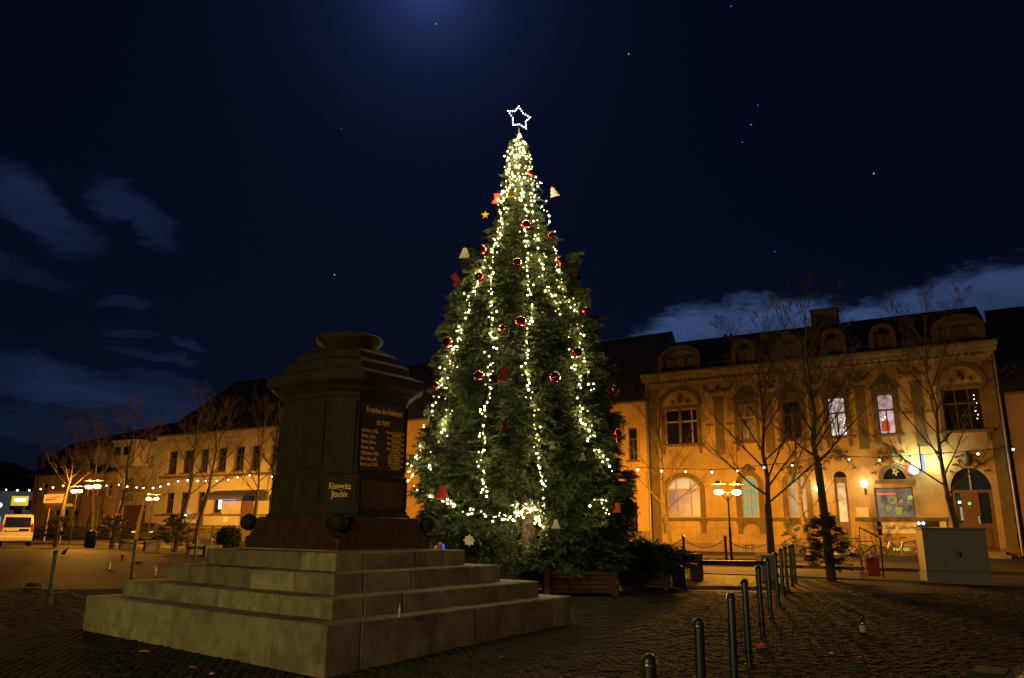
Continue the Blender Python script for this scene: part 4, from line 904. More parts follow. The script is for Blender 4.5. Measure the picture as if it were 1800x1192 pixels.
street_lamp(260,946,873,'small distant street lamp by the corner of the inn', R(-20), Y=60, E=2000)
street_lamp(1010,985,868,'street lamp hidden behind the christmas tree', R(10), Y=39, E=2000, group=None)
street_lamp(660,975,868,'street lamp hidden behind the memorial', R(10), Y=44, E=1200, group=None)
def hidden_lamp(x, y, z, E, col, label):
    t_ = thing('street_lamp', label, 'street lamp', (x,y,gz(x,y)), 0); hh = z
    post, arm = street_lamp_meshes(hh); obj('post', post, M['brownpost'], t_); obj('cross_arm', arm, M['brownpost'], t_)
    for sx in (-1,1):
        hd = obj('lamp_head', MB().lathe([(.05,hh-.42),(.09,hh-.38),(.09,hh-.36)],12,(sx*.4,0,0)), M['brownpost'], t_)
        obj('lamp_shade', MB().lathe([(.30,hh-.065),(.31,hh-.05),(.12,hh-.01)],16,(sx*.4,0,0)), M['brownpost'], hd)
        L = bpy.data.lights.new('lamp_light','POINT'); L.energy = E; L.color = col; L.shadow_soft_size = .12
        lo = bpy.data.objects.new('lamp_light',L); COL.objects.link(lo); lo.location = (sx*.4,0,hh-.19); lo.parent = hd
hidden_lamp(-8.5,-3.5,4.4,950,(1,.81,.27),'street lamp behind the viewer lighting the memorial steps')
hidden_lamp(22,17.5,4.0,330,(1,.40,.05),'street lamp beyond the right edge of the view')
hidden_lamp(.5,-13,4.6,260,(1,.62,.30),'second street lamp behind the viewer, to the right')
# ------------------------------------------------------------------ festoon lights
def festoon(pix, Yf, label):
    P = [at_y(x,y,Yf(x)) for x,y in pix]; base = P[0].copy(); t_ = thing('festoon_lights', label, 'string lights', base, 0, 'festoon lights strung between the trees')
    mb = MB()
    for a_, b_ in zip(P[:-1],P[1:]):
        m_ = (a_+b_)/2; m_.z -= .02*(b_-a_).length-.05; mb.path([a_-base+Vector((0,0,.09)),m_-base+Vector((0,0,.05)),b_-base+Vector((0,0,.09))],.012,4)
    obj('cable', mb, M['black'], t_)
    bme = MB().sphere((0,0,0),1,10,7).mesh('bulb', True); bme.materials.append(M['bulb']); sme = MB().tube((0,0,.03),(0,0,.1),.02,n=6).mesh('socket'); sme.materials.append(M['black'])
    for q in P:
        r_ = (.0010 if q.x < 0 else .0013)*q.y*random.uniform(.75,1.15); o_ = obj('bulb', bme, None, t_); o_.location = q-base; o_.scale = (r_,r_,r_)
        s_ = obj('socket', sme, None, t_); s_.location = q-base
def Yline(off): return lambda px: (lambda k: (P0.x*UU.y*0 + 0) or _y(px, off))(0)
def _y(px, off):
    d = ray(px,860); o_ = Vector((0,0,CZ)); q = P0+NN*off; return (d*((q-o_).dot(NN)/d.dot(NN))).y
festoon([(11,861),(30.6,862),(51.5,862),(71.4,860),(93,857),(111,854),(175,855.5),(187,853.8),(209,852),(223.5,855.5),(240,857),(252,858),(269,858),(282,855.5),(296,851)], Yline(21.5), 'far left stretch of warm white festoon bulbs before the yellow house')
festoon([(296,851),(313,846),(330,844.5),(347.5,845.5),(362,845.7),(381,845.3),(401,843.5),(417.5,839.3),(439,835.5),(478.6,838),(500,836)], Yline(21.5), 'left stretch of festoon bulbs before the inn front')
festoon([(1121,826),(1163,828),(1205,829),(1251,830),(1296,828),(1343,822),(1392.7,818),(1442.6,809.5),(1492.5,807.6),(1546,809),(1600,806),(1659,801.4),(1719,798),(1781,790)], Yline(20.0), 'right stretch of festoon bulbs before the ornate house')

# ------------------------------------------------------------------ bare trees
def bare_tree(px, base_y, top_y, half_w, fork_y, label, Y=None, tr=.12, seed=0, lean=0, dens=1.0, mat_='bark'):
    p = on_ground(px, base_y) if Y is None else at_y(px, base_y, Y); z0 = gz(p.x,p.y) if Y is None else 0.0
    base = Vector((p.x,p.y,z0)); Hh = at_y(px,top_y,p.y).z-z0; fk = at_y(px,fork_y,p.y).z-z0; hw = half_w/F_PX*p.y
    t_ = thing('bare_tree', label, 'tree', base, 0, 'leafless young trees round the square'); r = random.Random(seed)
    tk = MB(); cr = MB(); pts = [Vector((0,0,-.05)),Vector((lean*.3,0,fk*.5)),Vector((lean,0,fk))]
    tk.tube(pts[0],pts[1],tr*1.15,tr*.95,9).tube(pts[1],pts[2],tr*.95,tr*.85,9)
    top = Vector((lean*1.5,0,Hh)); lead = [pts[2]]; n_ = 7
    for i in range(1,n_+1):
        f = i/n_; lead.append(pts[2].lerp(top,f)+Vector((r.uniform(-.08,.08),r.uniform(-.08,.08),0))*(1 if i < n_ else 0))
    cr.path(lead, [tr*.60*(1-i/n_)**.9+.005 for i in range(n_+1)], 6)
    def grow(p_, d_, L_, rad, lvl):
        n_ = 5 if lvl < 2 else 3; q = p_.copy(); P_ = [q.copy()]; dd = d_.normalized()
        for i in range(n_):
            dd = (dd+Vector((r.uniform(-.10,.10),r.uniform(-.10,.10),r.uniform(-.02,.12)))).normalized(); q = q+dd*(L_/n_); P_.append(q.copy())
        rs = [max(.0028,rad*(1-.85*i/n_)) for i in range(n_+1)]; cr.path(P_, rs, 5 if lvl == 0 else (4 if lvl == 1 else 3))
        if lvl < 3:
            k = int((9,6,4)[lvl]*dens+.5)
            for j in range(k):
                f = r.uniform(.2,.97); i = min(n_-1,int(f*n_)); b_ = P_[i].lerp(P_[i+1],f*n_-i); ax = (P_[i+1]-P_[i]).normalized()
                sd = Vector((r.uniform(-1,1),r.uniform(-1,1),r.uniform(-.3,.6))).normalized(); nd = (ax*1.15+sd*.85).normalized()
                grow(b_, nd, L_*r.uniform(.38,.62)*(1-.35*f), rs[i]*.55, lvl+1)
    m_ = int(16*dens)
    for i in range(m_):
        f = (i/m_)**1.1*.86; k = min(len(lead)-2,int(f*7)); b_ = lead[k].lerp(lead[k+1],f*7-k); a_ = i*2.4+r.uniform(-.5,.5)
        up = .75+.9*f; L_ = min(hw*1.5*(1-.45*f)*r.uniform(.8,1.1), Hh*.55); d_ = Vector((math.cos(a_),math.sin(a_),up))
        grow(b_, d_, L_, tr*.30*(1-.6*f), 0)
    obj('trunk', tk, M[mat_], t_, smooth=True); obj('branches', cr, M[mat_], t_); return t_
bare_tree(1462,1021,540,105,815,'tall bare tree with a small pine at its foot, left of the grey cabinet',tr=.115,seed=1,lean=-.1)
bare_tree(1358,1003,585,120,885,'wide bare tree beside the right end of the bench',tr=.125,seed=2,lean=.0)
bare_tree(1697,1008,520,110,870,'bare tree rising behind the grey utility cabinet',tr=.11,seed=3,lean=-.25)
bare_tree(1424,981,665,62,905,'small bare tree against the house between two taller trees',tr=.13,seed=4,lean=-.2,dens=.9)
bare_tree(1180,976,660,80,900,'slim bare tree on the pavement left of the twin street lamp',tr=.12,seed=5,lean=-.25,dens=.9)
for i,(px_,by_,ty,hw,fy,lb_,tr_,ln) in enumerate(((96,961,742,62,862,'bare tree beside the front left street lamp',.13,.25),(160,957,720,55,872,'bare tree between the two left lamp posts',.12,-.3),(196,963,690,58,880,'bare tree with a bushy pine at its foot before the yellow house',.17,.3),
        (238,958,735,48,900,'bare tree beside the wooden bench at left',.17,.15),(307,969,690,60,870,'bare tree with a small fir tied to its trunk before the inn',.14,.4),(339,972,700,60,860,'bare tree between fir tree and middle left bollard',.13,.45),(441,965,690,52,880,'bare tree next to the inn entrance',.16,.1))):
    bare_tree(px_,by_,ty,hw,fy,lb_,tr=tr_*.72,seed=20+i,lean=ln,dens=.82)
M['goldbark'] = M['bark']
bt = bare_tree(478,955,700,34,870,'short pollarded tree floodlit yellow beside the memorial',Y=34,tr=.2,seed=40,lean=-.1,dens=.8)
L = bpy.data.lights.new('floodlight','POINT'); L.energy = 90; L.color = (1,.62,.14); L.shadow_soft_size = .1
fl_ = thing('ground_floodlight','ground floodlight hidden behind the memorial below the lit tree','lamp', at_y(488,920,32.6)); fl_.location.z = 0
obj('housing', MB().bbox(-.15,.15,-.1,.1,0,.2,.02), M['black'], fl_); lo = bpy.data.objects.new('floodlight',L); COL.objects.link(lo); lo.parent = fl_; lo.location = (0,0,.9)

# ------------------------------------------------------------------ conifers
def spray_proto(seed, Ls=.34, nt=8, nn=12, nl=.060, nw=.0105):
    r = np.random.default_rng(seed); V = []; 
    def needles(p, d, L_, k):
        s = np.linspace(.02,1,k); a = r.uniform(0,2*PI,k); base = p+d*(s*L_)[:,None]
        o1 = np.cross(d,[0,0,1.]); o1 /= np.linalg.norm(o1)+1e-9; o2 = np.cross(d,o1)
        out = (o1*np.cos(a)[:,None]+o2*np.sin(a)[:,None]*.7)*.8+d*.65; out /= np.linalg.norm(out,axis=1)[:,None]
        sd = np.cross(out, r.normal(size=(k,3))); sd /= np.linalg.norm(sd,axis=1)[:,None]
        ln = nl*r.uniform(.8,1.2,k)[:,None]
        V.append(np.stack([base-sd*nw, base+sd*nw, base+out*ln],1))
    d0 = np.array([1.,0,0]); needles(np.zeros(3), d0, Ls, nn*2)
    for i in range(nt):
        f = .12+.8*i/nt; sgn = 1 if i%2 else -1; an = R(48)*sgn; d = np.array([math.cos(an),math.sin(an),r.uniform(-.25,.05)]); d /= np.linalg.norm(d)
        needles(np.array([Ls*f,0,0]), d, Ls*.52*(1-.55*f)+.03, nn)
    V = np.concatenate(V); x = V[...,0]; V[...,2] -= .35*x*x/Ls*.6      # droop
    return V
SPR = [spray_proto(i) for i in range(6)]
def place_sprays(name, pos, dirs, scl, mat_, parent, protos_=SPR, droop=None, **kw):
    N = len(pos); pos = np.array(pos); D_ = np.array(dirs); D_ /= np.linalg.norm(D_,axis=1)[:,None]
    up = np.array([0,0,1.]); Yv = np.cross(np.broadcast_to(up,(N,3)), D_); Yv /= np.linalg.norm(Yv,axis=1)[:,None]+1e-9; Zv = np.cross(D_,Yv)
    roll = rng.uniform(-.7,.7,N); c, s = np.cos(roll)[:,None], np.sin(roll)[:,None]; Y2 = Yv*c+Zv*s; Z2 = -Yv*s+Zv*c
    allV = []; k = rng.integers(0,len(protos_),N)
    for q in range(len(protos_)):
        m_ = k == q
        if not m_.any(): continue
        P = protos_[q].reshape(-1,3); B_ = np.stack([D_[m_],Y2[m_],Z2[m_]],1)*np.array(scl)[m_][:,None,None]
        W = np.einsum('vk,nkj->nvj', P, B_)+pos[m_][:,None,:]; allV.append(W.reshape(-1,3,3))
    V_ = np.concatenate(allV); F_ = np.arange(len(V_)*3).reshape(-1,3)
    return np_mesh(name, V_, F_, mat_, parent, **kw)
# the big christmas tree
TY = 17.6
prof = [(240,9),(262,20),(300,30),(345,44),(400,57),(450,76),(500,95),(560,116),(600,133),(660,148),(720,162),(780,175),(830,184),(880,188),(915,184),(945,140)]
def tz(py): return at_y(915,py,TY).z
ZP = np.array([tz(p[0]) for p in prof][::-1]); RP = np.array([p[1]/F_PX*TY*1.02 for p in prof][::-1])
def Rt(z): return float(np.interp(z, ZP, RP))
def Rb(z): return max(.05, Rt(z)-.25)                  # reach of the wood; the twigs fill the rest
AXP = [(238,911),(420,911),(600,916),(800,922),(1010,931)]
def axis(z):
    zs = [tz(a[0]) for a in AXP][::-1]; xs = [at_y(a[1],a[0],TY).x for a in AXP][::-1]; return float(np.interp(z, zs, xs))
ztree = tz(238); tb = Vector((axis(0),TY,0))
tree = thing('christmas_tree', 'tall spruce christmas tree standing behind the memorial', 'christmas tree', tb)
tk = MB(); zz = [-.05,.8,1.6,2.4,4,6,8,9.5,ztree]; rr_ = [.20,.185,.17,.16,.13,.10,.06,.035,.012]
tk.path([Vector((axis(z)-tb.x,0,z)) for z in zz], rr_, 12); obj('trunk', tk, M['xbark'], tree, smooth=True)
pos = []; dirs = []; scl = []; bw = MB(); rt = random.Random(5)
def branch(z, th, Rr, thin=False):
    rise = .20 if z > 4 else .06-.04*(4-z); base = Vector((axis(z)-tb.x,0,z-.15*Rr)); out = Vector((math.cos(th),math.sin(th),0)); n_ = max(3,int(Rr/.13)); P_ = []
    for i in range(n_+1):
        f = i/n_; P_.append(base+out*(Rr*f)+Vector((0,0,Rr*(rise*f-.50*f*(1-f)+.26*f*f))))
    bw.path(P_, [max(.005,.022*(1-i/n_)) for i in range(n_+1)], 3)
    side = Vector((-out.y,out.x,0))
    for i in range(n_):
        f = (i+.5)/n_
        if f*Rr < Rr-1.35: continue
        q = P_[i].lerp(P_[i+1],.5); d_ = (P_[i+1]-P_[i]).normalized(); reach = (1-f)*Rr
        for sg in (-1,1):
            for kk in range(3 if Rr > .8 else 2):
                lat = rt.uniform(.02,min(.5,.12+reach*.45)); pp = q+side*(sg*lat)+Vector((0,0,-lat*.25))+out*rt.uniform(-.06,.06)
                dd = (d_*1.0+side*(sg*rt.uniform(.25,.9))+Vector((0,0,rt.uniform(-1.0,-.05)*min(1,Rr*.7)))); pos.append(tuple(pp)); dirs.append(tuple(dd)); scl.append(rt.uniform(.75,1.15)*min(1,.42+.5*Rr))
    for kk in range(3): pos.append(tuple(P_[-1]-out*.15)); dirs.append(tuple(out+side*rt.uniform(-.5,.5)+Vector((0,0,rt.uniform(0,.5))))); scl.append(rt.uniform(.7,1.0)*min(1,.42+.5*Rr))
z = tz(948)
while z < ztree-.25:
    Rr = Rb(z); nb = max(5,int(2*PI*Rr/.52)); ph = rt.random()*6
    for i in range(nb):
        th = ph+2*PI*i/nb+rt.uniform(-.15,.15)
        if z < tz(838) and abs(math.remainder(th+PI/2,2*PI)) < .75: continue
        back = math.sin(th) > .35
        if back and rt.random() < .5: continue
        k = rt.uniform(.76,1.0) if rt.random() < .85 else rt.uniform(1.02,1.16)
        if 3.0 < z < 4.4 and abs(math.cos(th)+.35) < .18 and math.sin(th) < 0: k *= .72        # the dark hollow seen in the left flank
        branch(z+rt.uniform(-.06,.06), th, max(.08,Rr*k))
    z += .14+.17*min(1,Rr/2)
for (px_,py_) in ((812,447),(800,500),(768,572),(745,640),(738,705),(722,770),(1022,462),(1035,520),(1062,572),(1095,665),(1105,720),(1120,842),(720,880),(1128,860)):
    p_ = at_y(px_,py_,TY); Rr = abs(p_.x-axis(p_.z))*.98; th = PI if p_.x < axis(p_.z) else 0
    branch(p_.z-.2*Rr, th+rt.uniform(-.15,.15), Rr*rt.uniform(.82,.88))
for i in range(60):
    z = ztree-rt.random()*.75; a_ = rt.random()*2*PI; pos.append((axis(z)-tb.x,0,z)); dirs.append((math.cos(a_),math.sin(a_),.5)); scl.append(.24+.32*(ztree-z))
obj('boughs', bw, M['xbark'], tree)
place_sprays('needles', pos, dirs, scl, M['needle'], tree)
print('sprays', len(pos))
# low hanging fir boughs and the skirt of branches leaning against the foot
pos = []; dirs = []; scl = []
for i in range(760):
    u_ = rt.random(); px_ = 742+u_*150; py_ = rt.uniform(905,1012); 
    if px_ < 800 and py_ > 985: continue
    Yd = TY-.2-rt.random()*1.3; p_ = at_y(px_,py_,Yd)
    if p_.z < .05: continue
    pos.append((p_.x-tb.x,p_.y-tb.y,p_.z)); dirs.append((rt.uniform(-.5,.5),rt.uniform(-.8,.2),rt.uniform(-1.3,-.2))); scl.append(rt.uniform(.9,1.4))
for i in range(260):
    px_ = rt.uniform(958,992); py_ = rt.uniform(900,1000); p_ = at_y(px_,py_,TY-.3-rt.random()*.6); pos.append((p_.x-tb.x,p_.y-tb.y,max(.1,p_.z))); dirs.append((rt.uniform(-.1,.6),rt.uniform(-.6,.2),rt.uniform(-.9,1.0))); scl.append(rt.uniform(.6,1.0))
place_sprays('hanging_boughs', pos, dirs, scl, M['needle'], tree)
obj('stand', MB().lathe([(.5,0),(.5,.5),(.46,.52)],8), M['darkwood'], tree)
# star
sp_ = at_y(912,206,TY-.1); star = thing('tree_star', 'five-pointed outline star of white lights on the tree top', 'star', sp_)
sc_ = 1/F_PX*TY; OUT = [(912,183),(934,206),(926,230),(901,223),(891,193)]; cxp = sum(a[0] for a in OUT)/5; cyp = sum(a[1] for a in OUT)/5
PTS = []
for i in range(5):
    a_ = OUT[i]; b_ = OUT[(i+1)%5]; m_ = ((a_[0]+b_[0])/2,(a_[1]+b_[1])/2); PTS += [a_, (cxp+(m_[0]-cxp)*.74, cyp+(m_[1]-cyp)*.74)]
loop = []
for i in range(10):
    a_, b_ = PTS[i], PTS[(i+1)%10]
    for k in range(3): loop.append(((a_[0]+(b_[0]-a_[0])*k/3-912)*sc_, 0, -(a_[1]+(b_[1]-a_[1])*k/3-206)*sc_))
obj('wire', MB().path([Vector(q) for q in loop+[loop[0]]], .012, 5).tube((0,0,-.3),(0,0,-.55),.02), M['silver'], star)
led = MB().sphere((0,0,0),.017,8,6).mesh('light_bulb'); led.materials.append(M['starled'])
for q in loop: o_ = obj('light_bulb', led, None, star); o_.location = q
# light chains
FL = bpy.data.lights.new('bulb_light','POINT'); FL.energy = 5.2; FL.color = (1,.78,.34); FL.shadow_soft_size = .03
fb1 = MB().sphere((0,0,0),1,7,5).mesh('light_bulb'); fb1.materials.append(M['fairy']); fb2 = MB().sphere((0,0,0),1,7,5).mesh('light_bulb'); fb2.materials.append(M['fairy_hot'])
def on_tree(px, py, k=.97):
    p_ = at_y(px,py,TY); z_ = p_.z
    for _ in range(4):
        ax = axis(z_); dx = p_.x-ax; Rr = max(Rt(z_)*k, abs(dx)+.02); y_ = TY-math.sqrt(max(.0,Rr*Rr-dx*dx)); p_ = at_y(px,py,y_); z_ = p_.z
    return p_
def chain(track, step, label, jit=6, hot=.4, k=.95, pair=.6):
    pts = []; rt2 = random.Random(len(label)+len(track)*7)
    for (x0,y0),(x1,y1) in zip(track[:-1],track[1:]):
        d_ = math.hypot(x1-x0,y1-y0); n_ = max(1,int(d_/(step*.8)))
        for i in range(n_): f = i/n_; pts.append((x0+(x1-x0)*f+rt2.gauss(0,jit*.5), y0+(y1-y0)*f+rt2.uniform(-5,5)))
    P_ = [on_tree(x,y,k) for x,y in pts]; base = P_[0].copy(); t_ = thing('light_chain', label, 'string lights', base, 0, 'fairy light chains on the christmas tree')
    obj('cable', MB().path([q-base for q in P_], .006, 3), M['cord'], t_); n_ = 0
    for q in P_:
        if rt2.random() < .14: continue
        for rep in range(2 if rt2.random() < pair else 1):
            h = rt2.random() < hot; o_ = obj('light_bulb', fb2 if h else fb1, None, t_); r_ = rt2.uniform(.009,.015) if not h else rt2.uniform(.015,.022)
            o_.scale = (r_,r_,r_)
            n_ += 1
            if n_ % 5 == 1:
                lo = bpy.data.objects.new('bulb_light', FL); COL.objects.link(lo); lo.parent = t_; lo.location = q-base+Vector((0,-.05,.02))
            o_.location = q-base+Vector((rt2.uniform(-.11,.11)*rep,-rt2.uniform(.0,.10),rt2.uniform(-.09,.09)*rep))
chain([(912,240),(900,262),(893,300),(888,335),(880,372),(884,398),(868,440),(850,468),(838,500),(826,532),(814,572),(800,612),(788,650)], 6.5, 'bright light chain down the left edge from tip to the middle')
chain([(788,650),(778,690),(788,720),(780,745),(770,775),(757,800),(752,828)], 7.5, 'light chain on the lower left flank of the tree', 8)
chain([(776,665),(768,700),(755,735),(742,762),(738,795),(724,822),(718,848),(735,866),(760,872)], 8, 'outermost light chain at the lower left edge of the tree', 6)
chain([(760,872),(785,878),(805,893),(838,902),(862,903),(880,912),(902,914),(918,905)], 5.5, 'light chain sweeping low from the left edge to the trunk', 4, .6, k=.97)
chain([(908,250),(905,290),(897,330),(892,345),(880,400),(866,430),(868,470),(863,500),(862,540),(864,575),(862,605),(861,640),(862,672),(858,705),(850,742),(849,790),(848,828),(853,862),(858,884)], 9, 'light chain running down left of the tree middle', 5)
chain([(914,255),(912,300),(918,340),(925,385),(926,430),(928,480),(935,548),(929,582),(925,612),(926,645),(931,682),(936,712),(942,752),(948,785),(946,815),(953,838),(957,862),(955,885)], 9.5, 'light chain running straight down the tree middle', 4, .5)
chain([(918,262),(928,300),(938,335),(936,380),(946,418),(952,445),(962,500),(978,538),(986,560)], 9, 'short light chain on the upper right of the tree', 6, .3)
chain([(1003,588),(1000,602),(1012,640),(1016,668),(1020,728),(1032,752),(1040,775),(1050,795),(1062,812),(1072,820)], 7.5, 'light chain on the lower right flank of the tree', 6, .5)
chain([(922,245),(934,290),(948,330),(958,370),(966,405),(973,440),(985,480),(992,520),(1010,535),(1018,600),(1030,640),(1038,672),(1043,690)], 9.5, 'light chain down the right edge of the tree', 6, .35)
chain([(912,868),(908,890),(918,908),(925,884),(938,878),(930,900),(945,888),(948,912),(952,925),(942,918),(958,885),(950,905)], 5, 'tangle of lights round the trunk', 7, .6, k=.35)
chain([(1035,888),(1052,876),(1072,905),(1084,892),(1095,897)], 12, 'few scattered lights at the lower right edge of the tree', 5, .3)
rt3 = random.Random(9); cl = [(912,238)]
for i in range(27): f = i/27; cl.append((911+(.26*(f*105)+6)*math.sin(i*2.3)*.95-4*f, 243+f*112))
chain(cl, 15, 'dense tangle of lights wound round the tree tip', 4, .5)
# baubles
bme = MB().sphere((0,0,0),1,24,16).mesh('ball', True); bme.materials.append(M['bauble']); cme = MB().lathe([(.22,.93),(.22,1.12),(.05,1.16)],10).mesh('cap'); cme.materials.append(M['gold'])
BB = [(932,304,7,'red bauble near the tree tip'),(925,395,9,'red bauble under the white felt tree'),(849,440,8.5,'red bauble beside the white bell'),(909,461,8.5,'red bauble left of the middle, upper third'),(843,487,9,'red bauble at the left edge under the red boot'),
      (985,459,8.5,'red bauble at the upper right edge'),(1013,492,9,'red bauble on the right bough tip, upper'),(967,416,6.5,'small red bauble among bright lights at upper right'),(1030,549,9,'red bauble on the right edge at mid height'),(787,602,9,'red bauble on the left bough tip at mid height'),
      (883,577,6,'small red bauble left of the middle'),(915,565,10,'big red bauble at the very middle of the tree'),(1014,620,9,'red bauble on the right side above the light chain'),(842,661,9.5,'big red bauble in the lower left part'),(975,664,10.5,'biggest red bauble, right of the middle light chain'),
      (764,679,8,'red bauble at the lower left edge'),(1080,686,8,'red bauble hanging free at the right edge before the roof'),(1085,762,7.5,'upper of two red baubles hanging at the lower right'),(1086,774,5.5,'lower smaller of two red baubles hanging at the lower right')]
for px_,py_,r_,lb_ in BB:
    p_ = on_tree(px_,py_,1.06); t_ = thing('bauble', lb_, 'bauble', p_, 0, 'red baubles on the christmas tree'); rad = r_/F_PX*p_.y
    a_ = obj('ball', bme, None, t_); a_.scale = (rad,)*3; c_ = obj('cap', cme, None, t_); c_.scale = (rad,)*3
# cut-out ornaments
SH = {'boot': [(-.35,.5),(.2,.5),(.2,-.1),(.2,-.5),(-.6,-.5),(-.6,-.25),(-.3,-.1)], 'tree': [(0,.6),(.25,.25),(.12,.25),(.38,-.1),(.2,-.1),(.5,-.45),(-.5,-.45),(-.2,-.1),(-.38,-.1),(-.12,.25),(-.25,.25)],
      'bell': [(-.15,.5),(.15,.5),(.28,.1),(.5,-.4),(-.5,-.4),(-.28,.1)], 'star': [((.55 if i%2 == 0 else .24)*math.sin(PI*i/5),(.55 if i%2 == 0 else .24)*math.cos(PI*i/5)) for i in range(10)],
      'rosette': [((.55 if i%2 == 0 else .36)*math.sin(PI*i/8),(.55 if i%2 == 0 else .36)*math.cos(PI*i/8)) for i in range(16)], 'figure': [(-.12,.5),(.12,.5),(.15,.25),(.4,.15),(.3,-.05),(.2,-.1),(.35,-.5),(-.35,-.5),(-.2,-.1),(-.3,-.05),(-.4,.15),(-.15,.25)]}
def ornament(px_, py_, size, kind, mt, lb_, rot=0, k=1.0, p_=None):
    p_ = p_ or on_tree(px_,py_,k); s_ = size/F_PX*p_.y; t_ = thing('felt_ornament', lb_, 'ornament', p_, 0, 'cut-out ornaments on the christmas tree')
    c_, sn = math.cos(rot), math.sin(rot); pl = [((x*c_-z*sn)*s_,(x*sn+z*c_)*s_) for x,z in SH[kind]][::-1]
    obj('cutout', MB().plate(pl,-.012,.012), M[mt], t_); obj('loop', MB().tube((0,0,.45*s_),(0,.02,.9*s_),.004,n=4), M['cord'], t_)
ornament(875,349,20,'boot','red','red felt boot near the tree tip',.1); ornament(973,338,20,'tree','offwhite','white felt tree ornament on the right edge',.3); ornament(918,382,18,'tree','offwhite','white felt tree ornament above a bauble')
ornament(853,378,15,'star','yellow','yellow felt star on the upper left edge'); ornament(817,446,22,'bell','offwhite','white felt bell on the left bough tip'); ornament(803,490,22,'boot','red','red felt boot on the left bough tip',.6)
ornament(834,464,15,'figure','red','small red figure below the white bell',.4); ornament(887,658,24,'boot','red','red stocking ornament with white trim',.0,1.02); ornament(888,747,18,'figure','red','red figure ornament in the lower middle',0,1.02)
ornament(777,866,26,'bell','red','dark red bell ornament at the lower left',.0,1.02); ornament(825,950,19,'rosette','offwhite','white straw star on the dark boughs left of the trunk',0,1.0,at_y(825,950,15.9)); ornament(971,780,14,'figure','offwhite','white angel ornament right of the middle',0,1.05)
ornament(977,922,16,'bell','grey','pale glass bell ornament right of the trunk',0,.8); ornament(1024,803,14,'tree','offwhite','small white ornament in the right flank'); ornament(1096,768,14,'star','offwhite','white star ornament beside the paired baubles')
ornament(1087,893,16,'boot','red','red ornament at the lower right edge'); ornament(898,340,16,'bell','yellow','pale yellow bell ornament near the tip',0,1.1)

# ------------------------------------------------------------------ small pines, shrubs
def small_pine(px_, by_, ty_, hw_, label, Y=None, n_=130, seed=1, mt='needle2'):
    p_ = on_ground(px_,by_) if Y is None else at_y(px_,by_,Y); z0 = gz(p_.x,p_.y); Hh = at_y(px_,ty_,p_.y).z-z0; Rr = hw_/F_PX*p_.y
    t_ = thing('small_pine', label, 'pine tree', (p_.x,p_.y-.12,z0), 0, 'small pines tied to tree trunks'); r = random.Random(seed); ps = []; ds = []; ss = []; mb = MB().tube((0,0,0),(0,0,Hh*.9),.03,.008,6)
    for i in range(n_//7):
        f = .12+.8*i/(n_//7); a_ = i*2.4; L_ = Rr*(1.05-f)*r.uniform(.75,1.15); q = Vector((0,0,Hh*f)); e = q+Vector((math.cos(a_)*L_,math.sin(a_)*L_,L_*.45)); mb.tube(q,e,.012,.004,4)
        for k in range(7):
            g_ = r.uniform(.25,1); w = q.lerp(e,g_); ps.append(tuple(w)); ds.append((math.cos(a_)+r.uniform(-.7,.7),math.sin(a_)+r.uniform(-.7,.7),r.uniform(-.1,.9))); ss.append(r.uniform(.55,.95)*max(.6,Hh/1.9))
    obj('stem', mb, M['bark'], t_); place_sprays('needles', ps, ds, ss, M[mt], t_)
small_pine(1456,1020,900,36,'olive pine tied to the tall bare tree left of the cabinet',n_=210,seed=1)
small_pine(99,962,905,34,'pine at the foot of the tree beside the front left lamp',seed=2,n_=150); small_pine(196,964,902,38,'bushy pine next to the litter bin',seed=3,n_=190); small_pine(303,970,903,36,'fir tied to the bare tree before the inn board',seed=4,n_=170)
small_pine(1392,972,905,14,'small dark conifer by the house wall between bare trees',Y=36,seed=6,n_=60)
LEAF = []
for i in range(3):
    r = np.random.default_rng(50+i); k = 26; c_ = r.normal(size=(k,3))*.045; a_ = r.normal(size=(k,3)); a_ /= np.linalg.norm(a_,axis=1)[:,None]; b_ = np.cross(a_, r.normal(size=(k,3))); b_ /= np.linalg.norm(b_,axis=1)[:,None]
    LEAF.append(np.stack([c_-b_*.014,c_+b_*.014,c_+a_*.045],1))
p_ = at_y(401,952,40); hb = thing('ball_shrub','round clipped shrub before the inn entrance','shrub',(p_.x,p_.y,0))
ps = []; 
for i in range(520): v = rng.normal(size=3); v /= np.linalg.norm(v); v *= rng.uniform(.8,1.0); ps.append((v[0]*.52,v[1]*.52,.62+v[2]*.5))
place_sprays('foliage', ps, rng.normal(size=(520,3)), rng.uniform(1.4,2.2,520), M['shrub'], hb, LEAF); obj('core', MB().sphere((0,0,.62),.42,14,10), M['shrub'], hb); obj('stem', MB().tube((0,0,0),(0,0,.5),.04), M['bark'], hb)
